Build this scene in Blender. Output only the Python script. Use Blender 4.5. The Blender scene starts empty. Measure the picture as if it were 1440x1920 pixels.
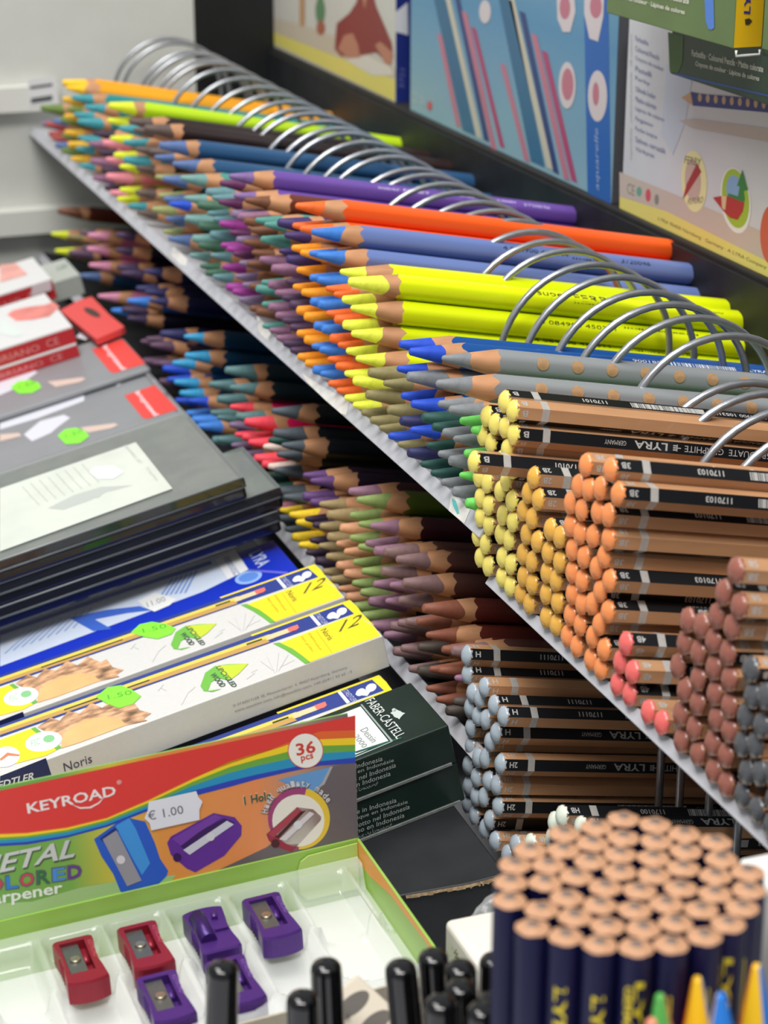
import bpy, bmesh, math, random
import numpy as np
from mathutils import Matrix, Vector
random.seed(7)
U = 0.001                       # everything below is written in millimetres
PI = math.pi
scene = bpy.context.scene
col = scene.collection

# ------------------------------------------------------------------ camera
FPX, CX, CY = 3880.0, 720.0, 960.0
_S = np.array([-1535.0, -1491.0, 3880.0]); _S /= np.linalg.norm(_S)
_pit = math.atan2(1491, 3880)
_d = np.array([0, math.cos(_pit), math.sin(_pit)])
_P = np.cross(_d, _S)
M3 = np.stack([_P, _S, -_d], 1)                 # world -> camera axes
CAM = -(M3.T @ (np.array([(945 - CX) / FPX, (1100 - CY) / FPX, 1.0]) * 690))
def ray(x, y): return M3.T @ np.array([(x - CX) / FPX, (y - CY) / FPX, 1.0])
def onp(px, n, k):                              # where the sight line of a photo point meets a plane of the place
    r = ray(*px); n = np.asarray(n, float)
    return CAM + r * ((k - n @ CAM) / (n @ r))
def onX(px, k): return onp(px, (1, 0, 0), k)
def onY(px, k): return onp(px, (0, 1, 0), k)
def atd(px, z): return CAM + ray(*px) * z
cam_data = bpy.data.cameras.new('camera')
cam_data.sensor_fit = 'VERTICAL'; cam_data.sensor_height = 36.0; cam_data.sensor_width = 27.0
cam_data.lens = FPX / 1920 * 36.0
cam_data.clip_start = 0.01; cam_data.clip_end = 50
cam_data.dof.use_dof = True
cam_data.dof.focus_distance = 0.700
cam_data.dof.aperture_fstop = 18.5
cam = bpy.data.objects.new('camera', cam_data); col.objects.link(cam)
_R = np.stack([M3[0], -M3[1], -M3[2]], 1)
mw = Matrix([list(_R[i]) + [CAM[i] * U] for i in range(3)] + [[0, 0, 0, 1]])
cam.matrix_world = mw
scene.camera = cam

# ------------------------------------------------------------------ light and exposure
scene.view_settings.view_transform = 'Standard'
scene.view_settings.look = 'None'
scene.view_settings.gamma = 1.0
scene.view_settings.use_curve_mapping = False
scene.view_settings.exposure = -0.08
world = bpy.data.worlds.new('shop_room_light'); scene.world = world; world.use_nodes = True
world.node_tree.nodes['Background'].inputs[0].default_value = (0.93, 0.96, 1.0, 1)
world.node_tree.nodes['Background'].inputs[1].default_value = 0.38
def lamp(name, loc, target, size, power, color=(1, 1, 1)):
    l = bpy.data.lights.new(name, 'AREA'); l.shape = 'RECTANGLE'; l.size, l.size_y = size
    l.energy = power; l.color = color
    o = bpy.data.objects.new(name, l); col.objects.link(o)
    o.location = Vector(loc)
    o.rotation_euler = (Vector(target) - Vector(loc)).to_track_quat('-Z', 'Y').to_euler()
    return o
lamp('ceiling_lamp', (-0.55, -0.75, 1.75), (0, 0.1, 0), (1.3, 0.45), 38, (1.0, 0.98, 0.95))
lamp('ceiling_lamp', (-0.45, 0.40, 1.80), (0, 0.3, 0), (1.3, 0.45), 22, (1.0, 0.98, 0.95))

# ------------------------------------------------------------------ materials
def lin(c):
    return tuple(((v / 255) / 12.92 if v / 255 <= 0.04045 else ((v / 255 + 0.055) / 1.055) ** 2.4) for v in c)
MATS = {}
def mat(name, rgb, rough=0.5, metal=0.0, noise=0.0, nscale=60.0, stretch=(1, 1, 1), spec=0.5, bump=0.0, trans=0.0, alpha=1.0, coat=0.0, ior=1.45):
    if name in MATS: return MATS[name]
    m = bpy.data.materials.new(name); m.use_nodes = True
    nt = m.node_tree; b = nt.nodes['Principled BSDF']
    c = lin(rgb)
    b.inputs['Base Color'].default_value = (*c, 1)
    b.inputs['Roughness'].default_value = rough; b.inputs['Metallic'].default_value = metal
    b.inputs['Specular IOR Level'].default_value = spec
    b.inputs['Transmission Weight'].default_value = trans
    b.inputs['Alpha'].default_value = alpha
    b.inputs['Coat Weight'].default_value = coat
    b.inputs['IOR'].default_value = ior
    if noise or bump:
        tc = nt.nodes.new('ShaderNodeTexCoord'); mp = nt.nodes.new('ShaderNodeMapping')
        mp.inputs['Scale'].default_value = stretch
        nz = nt.nodes.new('ShaderNodeTexNoise'); nz.inputs['Scale'].default_value = nscale * 10; nz.inputs['Detail'].default_value = 4
        nt.links.new(tc.outputs['Object'], mp.inputs['Vector']); nt.links.new(mp.outputs['Vector'], nz.inputs['Vector'])
        if noise:
            rp = nt.nodes.new('ShaderNodeValToRGB')
            rp.color_ramp.elements[0].position = 0.3; rp.color_ramp.elements[1].position = 0.7
            rp.color_ramp.elements[0].color = (*[max(0, v * (1 - noise)) for v in c], 1)
            rp.color_ramp.elements[1].color = (*[min(1, v * (1 + noise)) for v in c], 1)
            nt.links.new(nz.outputs['Fac'], rp.inputs['Fac']); nt.links.new(rp.outputs['Color'], b.inputs['Base Color'])
        if bump:
            bp = nt.nodes.new('ShaderNodeBump'); bp.inputs['Strength'].default_value = bump; bp.inputs['Distance'].default_value = 0.0003
            nt.links.new(nz.outputs['Fac'], bp.inputs['Height']); nt.links.new(bp.outputs['Normal'], b.inputs['Normal'])
    MATS[name] = m
    return m
def ink(rgb, rough=0.42, **k):
    return mat('print_%02x%02x%02x' % tuple(int(v) for v in rgb), rgb, rough, **k)
def ramp_mat(name, stops, axis=0, lo=0.0, hi=1.0, rough=0.35):
    """printed artwork whose inks change along one direction of the card (object metres lo..hi)"""
    m = bpy.data.materials.new(name); m.use_nodes = True; nt = m.node_tree; b = nt.nodes['Principled BSDF']
    b.inputs['Roughness'].default_value = rough
    tc = nt.nodes.new('ShaderNodeTexCoord'); sp = nt.nodes.new('ShaderNodeSeparateXYZ'); mr = nt.nodes.new('ShaderNodeMapRange')
    mr.inputs['From Min'].default_value = lo; mr.inputs['From Max'].default_value = hi
    rp = nt.nodes.new('ShaderNodeValToRGB'); e = rp.color_ramp.elements
    while len(e) < len(stops): e.new(0.5)
    for el, (p, c) in zip(e, stops): el.position = p; el.color = (*lin(c), 1)
    nt.links.new(tc.outputs['Object'], sp.inputs[0]); nt.links.new(sp.outputs[axis], mr.inputs['Value'])
    nt.links.new(mr.outputs[0], rp.inputs[0]); nt.links.new(rp.outputs[0], b.inputs['Base Color'])
    return m

# ------------------------------------------------------------------ mesh helpers
class MB:
    def __init__(s): s.v = []; s.f = []; s.m = []; s.sm = []
    def vert(s, p): s.v.append(tuple(float(c) for c in p)); return len(s.v) - 1
    def face(s, idx, m=0, smooth=False): s.f.append(tuple(idx)); s.m.append(m); s.sm.append(smooth)
    def ring(s, pts): return [s.vert(p) for p in pts]
    def bridge(s, a, b, m=0, smooth=True, closed=True):
        n = len(a)
        for i in range(n if closed else n - 1):
            j = (i + 1) % n
            s.face((a[i], a[j], b[j], b[i]), m, smooth)
    def cap(s, a, m=0, flip=False): s.face(a[::-1] if flip else a, m)
    def poly(s, pts, m=0): s.face([s.vert(p) for p in pts], m)
    def box(s, lo, hi, m=0, frame=None):
        c = [(x, y, z) for z in (lo[2], hi[2]) for y in (lo[1], hi[1]) for x in (lo[0], hi[0])]
        if frame is not None: c = [frame[0] + p[0] * frame[1] + p[1] * frame[2] + p[2] * frame[3] for p in c]
        i = [s.vert(p) for p in c]
        for f in ((0, 2, 3, 1), (4, 5, 7, 6), (0, 1, 5, 4), (2, 6, 7, 3), (0, 4, 6, 2), (1, 3, 7, 5)):
            s.face([i[k] for k in f], m)
    def tube(s, pts, r, n=8, m=0, caps=True):
        pts = [np.asarray(p, float) for p in pts]; prev = None; rings = []
        up = np.array([0.0, 1.0, 0.0])
        for i, p in enumerate(pts):
            t = pts[min(i + 1, len(pts) - 1)] - pts[max(i - 1, 0)]; t /= np.linalg.norm(t)
            a = np.cross(t, up)
            if np.linalg.norm(a) < 1e-3: a = np.cross(t, [1.0, 0, 0])
            a /= np.linalg.norm(a); b = np.cross(a, t)
            rr = r[i] if hasattr(r, '__len__') else r
            rings.append(s.ring([p + rr * (math.cos(2 * PI * k / n) * a + math.sin(2 * PI * k / n) * b) for k in range(n)]))
        for a, b in zip(rings, rings[1:]): s.bridge(a, b, m)
        if caps: s.cap(rings[0], m); s.cap(rings[-1], m, True)
    def mesh(s, name, mats, bevel=0.0, seg=2):
        me = bpy.data.meshes.new(name)
        me.from_pydata([tuple(c * U for c in p) for p in s.v], [], s.f)
        for mm in (mats if isinstance(mats, (list, tuple)) else [mats]): me.materials.append(mm)
        me.polygons.foreach_set('material_index', s.m)
        me.polygons.foreach_set('use_smooth', s.sm)
        bm = bmesh.new(); bm.from_mesh(me)
        bmesh.ops.recalc_face_normals(bm, faces=bm.faces)
        if bevel:
            bmesh.ops.remove_doubles(bm, verts=bm.verts, dist=1e-6)
            ed = [e for e in bm.edges if len(e.link_faces) == 2 and e.calc_face_angle(0) > 0.5]
            bmesh.ops.bevel(bm, geom=ed, offset=bevel * U, segments=seg, profile=0.5, affect='EDGES')
        bm.to_mesh(me); bm.free()
        return me
    def build(s, name, mats, parent=None, bevel=0.0, seg=2):
        """points are in place-space millimetres; the object takes its parent's frame"""
        if parent is not None:
            W = chain(parent).inverted()
            s.v = [tuple(c / U for c in (W @ Vector([q * U for q in p]))) for p in s.v]
        return link(name, s.mesh(name, mats, bevel, seg), parent)
def chain(o):
    m = o.matrix_basis.copy()
    while o.parent: o = o.parent; m = o.matrix_basis @ m
    return m
def link(name, me, parent=None):
    o = bpy.data.objects.new(name, me); col.objects.link(o)
    if parent: o.parent = parent
    return o
def tag(o, label=None, cat=None, group=None, kind=None):
    if label: o['label'] = label
    if cat: o['category'] = cat
    if group: o['group'] = group
    if kind: o['kind'] = kind
    return o
def empty(name, loc, label=None, cat=None, group=None, rot=None):
    o = bpy.data.objects.new(name, None); col.objects.link(o); o.empty_display_size = 0.01
    M = Matrix.Translation(Vector([c * U for c in loc]))
    if rot is not None: M = M @ rot.to_4x4()
    o.matrix_basis = M
    return tag(o, label, cat, group)
def axes(ex, ey, ez): return Matrix((ex, ey, ez)).transposed()
_txt = {}
def text_mesh(s, bold=False, res=2):
    """flat outline of a string, normalised to a unit box -> (verts, faces, width/height)"""
    k = (s, bold, res)
    if k in _txt: return _txt[k]
    cu = bpy.data.curves.new('t', 'FONT'); cu.body = s; cu.resolution_u = res
    if bold: cu.offset = 0.022
    ob = bpy.data.objects.new('t', cu); col.objects.link(ob)
    dg = bpy.context.evaluated_depsgraph_get()
    me = bpy.data.meshes.new_from_object(ob.evaluated_get(dg))
    v = np.array([tuple(q.co) for q in me.vertices]); f = [tuple(p.vertices) for p in me.polygons]
    bpy.data.objects.remove(ob); bpy.data.curves.remove(cu); bpy.data.meshes.remove(me)
    if len(v) == 0: v = np.zeros((1, 3)); f = []
    lo = v.min(0); hi = v.max(0); w, h = max(hi[0] - lo[0], 1e-6), max(hi[1] - lo[1], 1e-6)
    vv = np.stack([(v[:, 0] - lo[0]) / w, (v[:, 1] - lo[1]) / h], 1)
    _txt[k] = (vv, f, w / h)
    return _txt[k]
def put_text(mb, s, p0, p1, p2, m=0, bold=False, res=2):
    """p0 start of the foot line, p1 its end, p2 above p0 (points of the place)"""
    vv, f, _ = text_mesh(s, bold, res)
    p0, p1, p2 = (np.asarray(p, float) for p in (p0, p1, p2))
    base = len(mb.v)
    for a, b in vv: mb.vert(p0 + a * (p1 - p0) + b * (p2 - p0))
    for q in f: mb.face([base + i for i in q], m)
def disc(c, ex, ey, n=32): return [c + math.cos(2 * PI * i / n) * ex + math.sin(2 * PI * i / n) * ey for i in range(n)]
class Face:
    """one printed face: a plane n.p=k; photo points are dropped onto it, `lift` keeps inks in layers"""
    def __init__(s, n, k): s.n = np.asarray(n, float); s.k = k
    def p(s, px, lift=0.12): return onp(px, s.n, s.k) + s.n * lift
    def poly(s, mb, pts, m=0, lift=0.12): mb.poly([s.p(q, lift) for q in pts], m)
    def ell(s, mb, c, rx, ry, m=0, lift=0.12, rot=0.0, n=28):
        cr, sr = math.cos(rot), math.sin(rot)
        s.poly(mb, [(c[0] + rx * math.cos(2 * PI * i / n) * cr - ry * math.sin(2 * PI * i / n) * sr,
                     c[1] + rx * math.cos(2 * PI * i / n) * sr + ry * math.sin(2 * PI * i / n) * cr) for i in range(n)], m, lift)
    def text(s, mb, t, a, b, c, m=0, lift=0.2, bold=False): put_text(mb, t, s.p(a, lift), s.p(b, lift), s.p(c, lift), m, bold)
    def band(s, mb, top, bot, m=0, lift=0.12):
        for i in range(len(top) - 1): s.poly(mb, [top[i], top[i + 1], bot[i + 1], bot[i]], m, lift)
ORD = ['', 'first', 'second', 'third', 'fourth', 'fifth', 'sixth', 'seventh', 'eighth', 'ninth', 'tenth', 'eleventh', 'twelfth', 'thirteenth', 'fourteenth', 'fifteenth', 'sixteenth', 'seventeenth', 'eighteenth', 'nineteenth']
TENS = {20: 'twenty', 30: 'thirty', 40: 'forty'}
def nth(i):
    if i < 20: return ORD[i]
    t = i // 10 * 10
    return {20: 'twentieth', 30: 'thirtieth', 40: 'fortieth'}[t] if i == t else TENS[t] + '-' + ORD[i % 10]

WHITE = mat('white_card', (232, 232, 228), 0.45, noise=0.02)
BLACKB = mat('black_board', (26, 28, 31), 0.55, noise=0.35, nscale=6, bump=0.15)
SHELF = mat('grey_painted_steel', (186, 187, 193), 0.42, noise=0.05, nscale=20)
WIRE = mat('silver_lacquered_wire', (168, 171, 176), 0.32, metal=0.75, noise=0.06, nscale=40, bump=0.1)
WOOD = mat('cedar_wood', (190, 138, 98), 0.6, noise=0.16, nscale=30, stretch=(0.25, 1, 1), bump=0.2)

# ================================================================== the setting
def slab(name, lo, hi, m, parent=None, bevel=0.0, frame=None, **k):
    mb = MB(); mb.box(lo, hi, 0, frame); o = mb.build(name, m, parent, bevel)
    if parent is None: tag(o, kind='structure')
    return o
TABLE_Z = -129.0
slab('wall_far', (-420, 786, -140), (112, 800, 420), mat('white_panel', (206, 207, 201), 0.5, noise=0.03, nscale=4))
slab('trim_1', (-420, 776, 29), (16, 786, 45), mat('white_rail', (220, 220, 213), 0.4))
_rl = Face((0, -1, 0), -776)
for nm_, pts_, c_ in (('shelf_label', [(52, 150), (104, 143), (106, 194), (54, 200)], (222, 222, 222)), ('label_line', [(56, 162), (98, 156), (98, 161), (56, 167)], (70, 74, 76)), ('label_line', [(58, 184), (98, 178), (98, 188), (58, 194)], (84, 88, 90))):
    mb = MB(); _rl.poly(mb, pts_, 0, .3 if nm_ == 'shelf_label' else .5); mb.build(nm_, ink(c_), bpy.data.objects['trim_1'])
slab('trim_2', (-420, 772, -52), (60, 786, -36), MATS['white_rail'])
slab('wall_back', (112, 786, -140), (420, 800, 420), mat('black_panel', (20, 23, 25), 0.5, noise=0.2, nscale=3))
slab('wall_right', (235, -420, -140), (250, 786, 420), MATS['black_panel'])
slab('trim_3', (165.5, -420, -140), (235, 785, 60.5), mat('black_ledge', (38, 37, 36), 0.6, noise=0.25, nscale=8, bump=0.2), bevel=1.0)
slab('floor', (-520, -520, TABLE_Z - 14), (420, 800, TABLE_Z), mat('white_counter', (214, 216, 222), 0.4, noise=0.03, nscale=3))
# counter frame: the display board in front of the rack slopes down towards the customer
BETA = math.radians(12.5)
QC = np.array([math.cos(BETA), 0, math.sin(BETA)]); YC = np.array([0, 1.0, 0]); NC = np.array([-math.sin(BETA), 0, math.cos(BETA)])
BOARD_N = -82.5
mb = MB()
ed = [onp(p, NC, BOARD_N) for p in ((950, 1639), (925, 1645), (880, 1657), (760, 1678))]
far = [NC * BOARD_N + QC * q + YC * 775 for q in (-330, -11)]
pl = [ed[0] , ed[1], ed[2], ed[3], ed[3] + (ed[3] - ed[1]) * 8.0]
pl = [np.array([-12.5, -35.0, 0])] + pl
for i, p in enumerate(pl): p = p.copy(); p[2] = (BOARD_N + p[0] * math.sin(BETA)) / math.cos(BETA); pl[i] = p
top = pl + far
t = [mb.vert(p) for p in top]; b = [mb.vert((p[0], p[1], TABLE_Z)) for p in top]
mb.cap(t); mb.cap(b, flip=True); mb.bridge(t, b, smooth=False)
base = tag(mb.build('trim_4', BLACKB, None, bevel=0.8), kind='structure')
mb = MB()                                        # worn chipboard showing along the board's edge
for i in range(1, 4):
    a, c = pl[i] + (0, -0.9, -0.2), pl[i + 1] + (0, -0.9, -0.2)
    n = 14
    for k in range(n):
        p, q = a + (c - a) * k / n, a + (c - a) * (k + 1) / n
        h1 = random.uniform(0.4, 1.3)
        mb.poly([p + NC * 0.3 + (0, 0.4, 0), q + NC * 0.3 + (0, 0.4, 0), q + (0, -0.1, -h1), p + (0, -0.1, -h1)])
mb.build('worn_edge', mat('worn_fibreboard', (150, 128, 98), 0.9, noise=0.4, nscale=60), base)

# ================================================================== pencil racks
TIP = -6.0                      # the tips line up in the vertical plane x = TIP
TA, TB = math.radians(10.8), math.radians(11.6)
def rack(name, label, y0, y1, up, lo, ta, lip, x0=0):
    r = empty(name, (80, (y0 + y1) / 2, TABLE_Z + 4), label, 'rack')
    for nm, zf in (('upper_shelf', up), ('lower_shelf', lo)):
        mb = MB()
        ex, ez = np.array([math.cos(ta), 0, -math.sin(ta)]), np.array([math.sin(ta), 0, math.cos(ta)])
        o = np.array([0, 0, zf])
        mb.box((x0 if zf == lo else 0, y0, -1.6), (162, y1, 0), 0, (o, ex, YC, ez))
        if not (zf == lo and x0): mb.box((-1.2, y0, -lip * .66), (0, y1, 0.3), 0, (o, np.array([.84, 0, -.54]), YC, np.array([.54, 0, .84])))
        if zf == lo and not x0:
            lp = MB(); lp.v, lp.f, lp.m, lp.sm = mb.v[8:], [tuple(i - 8 for i in f) for f in mb.f[6:]], mb.m[6:], mb.sm[6:]
            mb.v, mb.f, mb.m, mb.sm = mb.v[:8], mb.f[:6], mb.m[:6], mb.sm[:6]
            lp.build('shelf_lip', SHELF, r, 0.3)
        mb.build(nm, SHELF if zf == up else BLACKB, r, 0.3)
    mb = MB(); mb.box((163.2, y0, TABLE_Z + 4), (165.2, y1, 58)); mb.build('back_panel', BLACKB, r)
    mb = MB(); mb.box((60, y0, TABLE_Z + 4), (62, y1, lo - 16)); mb.box((150, y0, TABLE_Z + 4), (152, y1, lo - 32)); mb.build('stand', BLACKB, r)
    return r
def divider(r, y, floor, peak, ta, xf=50.0, R=37.0):
    zc = peak - R
    pts = [(xf, y, floor - xf * math.tan(ta) - 1)]
    pts += [(xf + R - R * math.cos(a), y, zc + R * math.sin(a)) for a in np.linspace(0, PI, 25)]
    pts += [(xf + 2 * R, y, floor - (xf + 2 * R) * math.tan(ta) - 1)]
    mb = MB(); mb.tube(pts, 1.4, 10)
    return mb.build('wire_divider', WIRE, r)
UPA, LOA, UPB, LOB = 17.4, -67.5, 0.8, -99.0
rackA = rack('pencil_rack', 'long grey two-tier rack with wire hoops holding the colouring pencils', 13, 784, UPA, LOA, TA, 8.5)
rackB = rack('pencil_rack', 'shorter grey two-tier rack with wire hoops holding the round-capped graphite pencils', -205, 9, UPB, LOB, TB, 6.0, 14)
pk = [(311,63),(326,75),(357,87),(367,96),(386,105),(397,115),(420,125),(451,142),(482,170),(509,181),(534,191),(559,202),(575,214),(602,227),(627,241),(644,255),(675,267),(705,283),(727,296),(769,311),(791,329),(822,344),(852,361),(886,387),(916,402),(951,420),(988,441),(1022,461),(1055,483),(1103,503),(1147,527),(1200,553),(1243,577),(1290,602),(1353,633)]
for q in pk: divider(rackA, onX(q, 87)[1], UPA, 73.0, TA)
for y in (3, -9.5, -27, -46, -65, -84, -103, -122, -141): divider(rackB, y, UPB, 60.5, TB)
for q in ((508, 662), (548, 690), (700, 905), (420, 585)): divider(rackA, onX(q, 50)[1], LOA, -8.0, TA)
for q in ((1238, 1450), (1275, 1480), (1330, 1500), (1385, 1530)): divider(rackB, onX(q, 50)[1], LOB, -23.0, TB)
# torn price stickers along the shelf lip
def lip_sticker(px, mark=None):
    sn = np.array([-.84, 0, .54]); f = Face(sn, sn @ np.array([0, 0, UPA]) + 1.25)
    mb = MB(); f.poly(mb, px, 0, 0.1)
    n = len(mb.v); 
    o = mb.build('price_sticker', mat('sticker_paper', (222, 220, 214), 0.6, noise=0.06, nscale=40), rackA)
    if mark:
        mb = MB(); f.poly(mb, mark, 0, 0.25); mb.build('pen_mark', ink((90, 190, 185)), o)
lip_sticker([(326, 462), (352, 486), (349, 500), (338, 496), (320, 478)])
lip_sticker([(482, 592), (510, 620), (503, 640), (485, 622)])
lip_sticker([(567, 700), (600, 722), (655, 752), (650, 779), (640, 776), (610, 750), (575, 716)])
lip_sticker([(846, 925), (882, 955), (871, 982), (842, 958)], [(848, 934), (856, 940), (862, 962), (858, 964), (850, 948)])

# ================================================================== colouring pencils
PC = {  # code: name, lead, barrel
 'am': ('amber', (250,196,30), (240,165,24)), 'og2': ('moss green', (105,130,62), (90,120,50)), 'lv': ('lavender', (128,108,140), (105,85,130)),
 'sb': ('steel blue', (86,112,160), (44,84,124)), 'rr': ('brick red', (165,72,66), (150,50,45)), 'gd': ('golden yellow', (226,180,52), (225,170,40)),
 'tl': ('turquoise', (62,148,158), (42,140,140)), 'li': ('lime', (222,232,44), (190,224,30)), 'pk': ('rose pink', (228,142,156), (225,120,140)),
 'mv': ('mauve', (140,98,126), (112,62,96)), 'dp': ('dark plum', (56,38,60), (40,24,42)), 'um': ('umber', (96,80,74), (46,32,30)),
 'rb': ('royal blue', (34,78,200), (22,78,148)), 'sg': ('sage', (152,158,102), (120,130,80)), 'ag': ('pale aqua', (112,154,150), (76,148,136)),
 'vi': ('violet', (126,98,152), (108,76,160)), 'pl': ('plum', (98,42,88), (90,30,80)), 'br': ('brown', (116,72,48), (106,48,34)),
 'mg': ('magenta', (152,54,142), (140,40,130)), 'dg': ('pine green', (64,104,82), (50,90,70)), 'aq': ('grey blue', (96,138,144), (80,120,130)),
 'og': ('orange', (236,106,36), (250,96,30)), 'in': ('indigo', (62,44,102), (56,40,110)), 'sf': ('seafoam', (80,142,132), (72,152,136)),
 'ao': ('golden orange', (255,156,22), (250,140,22)), 'bl': ('sky blue', (56,122,206), (106,126,184)), 'ye': ('neon yellow', (236,244,76), (228,242,8)),
 'au': ('aubergine', (74,50,80), (60,34,62)), 'ol': ('olive', (138,128,84), (126,112,70)), 'nv': ('navy', (42,44,92), (26,30,70)),
 'gg': ('grooved grey', (128,132,136), (142,146,148)), 'gy': ('grey', (128,132,136), (130,134,136)), 'fg': ('forest green', (32,78,70), (24,60,48)),
 'lg': ('apple green', (104,200,88), (90,190,70)), 'nb': ('bright blue', (64,132,220), (50,110,190)), 'cy': ('cyan', (56,158,206), (16,62,92)),
 'gt': ('teal grey', (88,126,128), (28,52,58)), 'co': ('coral red', (244,72,88), (238,30,100)), 'sl': ('slate', (80,90,98), (26,32,38)),
 'cm': ('cream', (228,204,192), (215,185,170)), 'hp': ('pale pink', (214,142,170), (205,120,150)), 'yl': ('egg yellow', (244,208,40), (235,195,30)),
 'pu': ('purple', (98,64,118), (40,24,46)), 'ta': ('tan', (156,136,94), (140,115,75)), 'pe': ('peach', (206,150,112), (205,140,100)),
 'gn': ('leaf green', (136,156,90), (82,102,24)), 'rs': ('dusty rose', (142,104,124), (66,26,36)), 'tp': ('taupe', (128,100,100), (92,56,50)),
 'iv': ('inky violet', (66, 50, 82), (28, 24, 42)), 'gv': ('greyish plum', (96, 70, 94), (50, 34, 52)),
 'sn': ('sienna', (134,78,58), (98,38,30)), 'sp': ('sepia', (74,64,58), (80,70,55)),
}
def parse(t):
    out = []; ox = oy = 0; s = 1
    for ln in t.strip().splitlines():
        if ln[0] == '@': ox, oy, s = map(float, ln[1:].split(','))
        else:
            p = ln.split()
            for q in p[1:]:
                x, y = map(float, q.split(',')); out.append((p[0], ox + x / s, oy + y / s))
    return out
def settle(P, dist, floor, it=160):
    """pencil ends (y, z): push overlapping ones apart and off the shelf so that they pack like a pile"""
    P = np.array(P, float); P0 = P.copy(); n = len(P)
    for k in range(it):
        D = P[:, None] - P[None]; L = np.linalg.norm(D, axis=2) + np.eye(n) * 1e3
        ov = np.clip(dist - L, 0, None)
        P += (D / L[..., None] * ov[..., None] * 0.5).sum(1) * 0.6
        P += (P0 - P) * 0.02 * (1 - k / it)
        P[:, 1] = np.maximum(P[:, 1], floor)
    return P
UP = """@60,130,6
am 345,150 380,200
og2 100,455 380,440 330,620 340,780 340,930
lv 110,580
sb 220,580 260,860
rr 160,640 180,700 230,780
gd 350,365 360,540 365,720 400,810 430,900 440,1030
tl 460,395 480,500 500,600 520,690 540,760 500,920 520,1090 590,420 980,660 1030,840 1030,990 1080,1530
li 860,415 850,560 880,770 920,960 985,1090 985,1350 960,1510
pk 800,830 830,1020 830,1220 870,1410
mv 640,860 660,1050 680,1230
dp 690,720 740,930 780,1130 820,1320
@220,180,6
um 180,400 200,590 210,780 200,1080 220,1310 135,290 300,360 380,650
sb 470,550 400,700 620,760 510,940 530,1160 540,1380 570,1600
rb 575,1205
sg 430,890 460,1090 390,1270 520,1510
@300,280,6
ag 230,320 270,550 280,770 360,1000 330,1190
vi 790,360 830,560
pl 670,410 660,590 800,910 840,1160
mv 840,670
br 950,670 960,840 990,920 960,1040 1010,1140 1000,1300 1010,1390
mg 670,850 690,1060 760,1120 700,1300 740,1530 820,1600
lv 820,780 850,1040 860,1250 850,1420 920,1480 880,1680
dg 420,640 430,850 430,1080 460,1310 500,1370
aq 520,490 580,540 540,720 590,770 560,960 570,1190 590,1410
@400,300,6
og 920,540 900,720 970,790
in 750,770 780,910 750,1030 800,1100
sf 480,700 550,870 545,965 540,1310 530,1510 545,1650
mv 540,1170 650,1240 610,1420 680,1480
br 430,1680 490,1740
@480,420,6
ao 405,275 490,340 460,530 425,700 510,790 445,970 520,1040 450,1225 530,1300 475,1490 545,1550
bl 620,120 610,340 680,380 615,620 695,650 625,870 700,910 695,1160 740,1190 620,1375 720,1450 610,1650 780,1710
og 790,735 870,790 795,1000 890,1070 810,1270 880,1330 810,1530 890,1610 830,1790
ye 950,540 1035,645 970,860 1050,940 980,1130 1060,1215 1000,1415 1120,1490
au 350,670 310,850 360,910 300,1080 380,1160 320,1340 380,1400
mv 130,930 220,1010 160,1210 200,1240
sf 70,1140
@540,480,6
ye 640,1330 730,1400 640,1590 730,1680
og 530,1500
ol 890,1420 1080,1470 870,1670 830,1750
@680,600,6
rb 415,290 515,350 430,590 435,860 535,950 535,1225 280,1415
nv 475,1500 415,1145
gg 890,430 460,610 825,700
ol 275,1040 80,1200 200,1240 370,1330
gy 870,950 970,1020 870,1240 985,1330 870,1530 990,1610
fg 690,1130 760,1420 840,1340 740,1660 690,1710
lg 1075,1140 1215,1230 1100,1460 1050,1745
@700,700,6
gy 735,1190 900,1310
lg 1020,1460"""
LO = """@80,370,6
li 95,410 140,600
ol 270,440
br 170,150
gv 290,620 410,400 440,560
hp 505,430 500,570 520,760 620,1110
iv 820,450 820,600 830,740 880,850
sb 415,880
@200,480,6
nb 50,610 230,500
iv 170,600 230,700
nv 330,360 480,500 420,170 430,400
gv 440,930 380,960 500,1060 400,1180 520,1150 560,1250 580,1360
nv 600,870
cy 870,910 880,1110 740,1200 760,1420 820,1540
rb 640,1290 670,1360 770,1620 920,1640
@300,580,6
nb 300,1160 350,1230 420,1310
gt 740,720 780,930 640,1010 570,1160 640,1210 820,1200 600,1470 650,1550 670,1640 550,840
lv 790,1300 800,1490 870,1590
@420,720,6
co 90,290 235,450 120,520 210,590 280,670 335,840 430,910 220,1050 300,1130
sl 540,350 560,590 640,700 580,760 540,960 590,1230 650,1380 620,1540 700,1620
cm 480,840 500,900
fg 500,630 390,1040 510,1130 440,1250
hp 485,1310
pu 890,1030 970,1120 890,1270 975,1360
dp 910,1510 980,1600 950,1760
@500,840,6
yl 250,750 330,850 280,1000 330,1070 150,750
dp 440,1180 570,1270
ta 610,665 660,740 600,900 670,990 590,1120 660,1210 620,1370 720,1470
pe 820,920 790,1090 870,1170 805,1340 880,1420 810,1560 875,1650
gn 1010,620 945,780 1030,880 950,1020 1030,1130 970,1270 1050,1385 965,1510 1040,1620
rs 930,510 1170,910 1120,1060 1210,1170
@640,880,6
rs 360,1290 305,1510 315,1760 550,1390 545,1590
gn 145,1560 220,1650
tp 480,940 625,1050 500,1220 660,1320 620,1470 670,1580
sn 915,1570 850,1745
@680,1060,6
tp 340,690 380,780 400,930 390,1000 550,1190 1000,970
sn 710,770 870,1030 830,1120 785,1255 690,1415 785,1530
sp 620,905 960,1530 920,1690 660,1340
mv 1020,1360
rs 250,770"""
NSEG = 24
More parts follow.
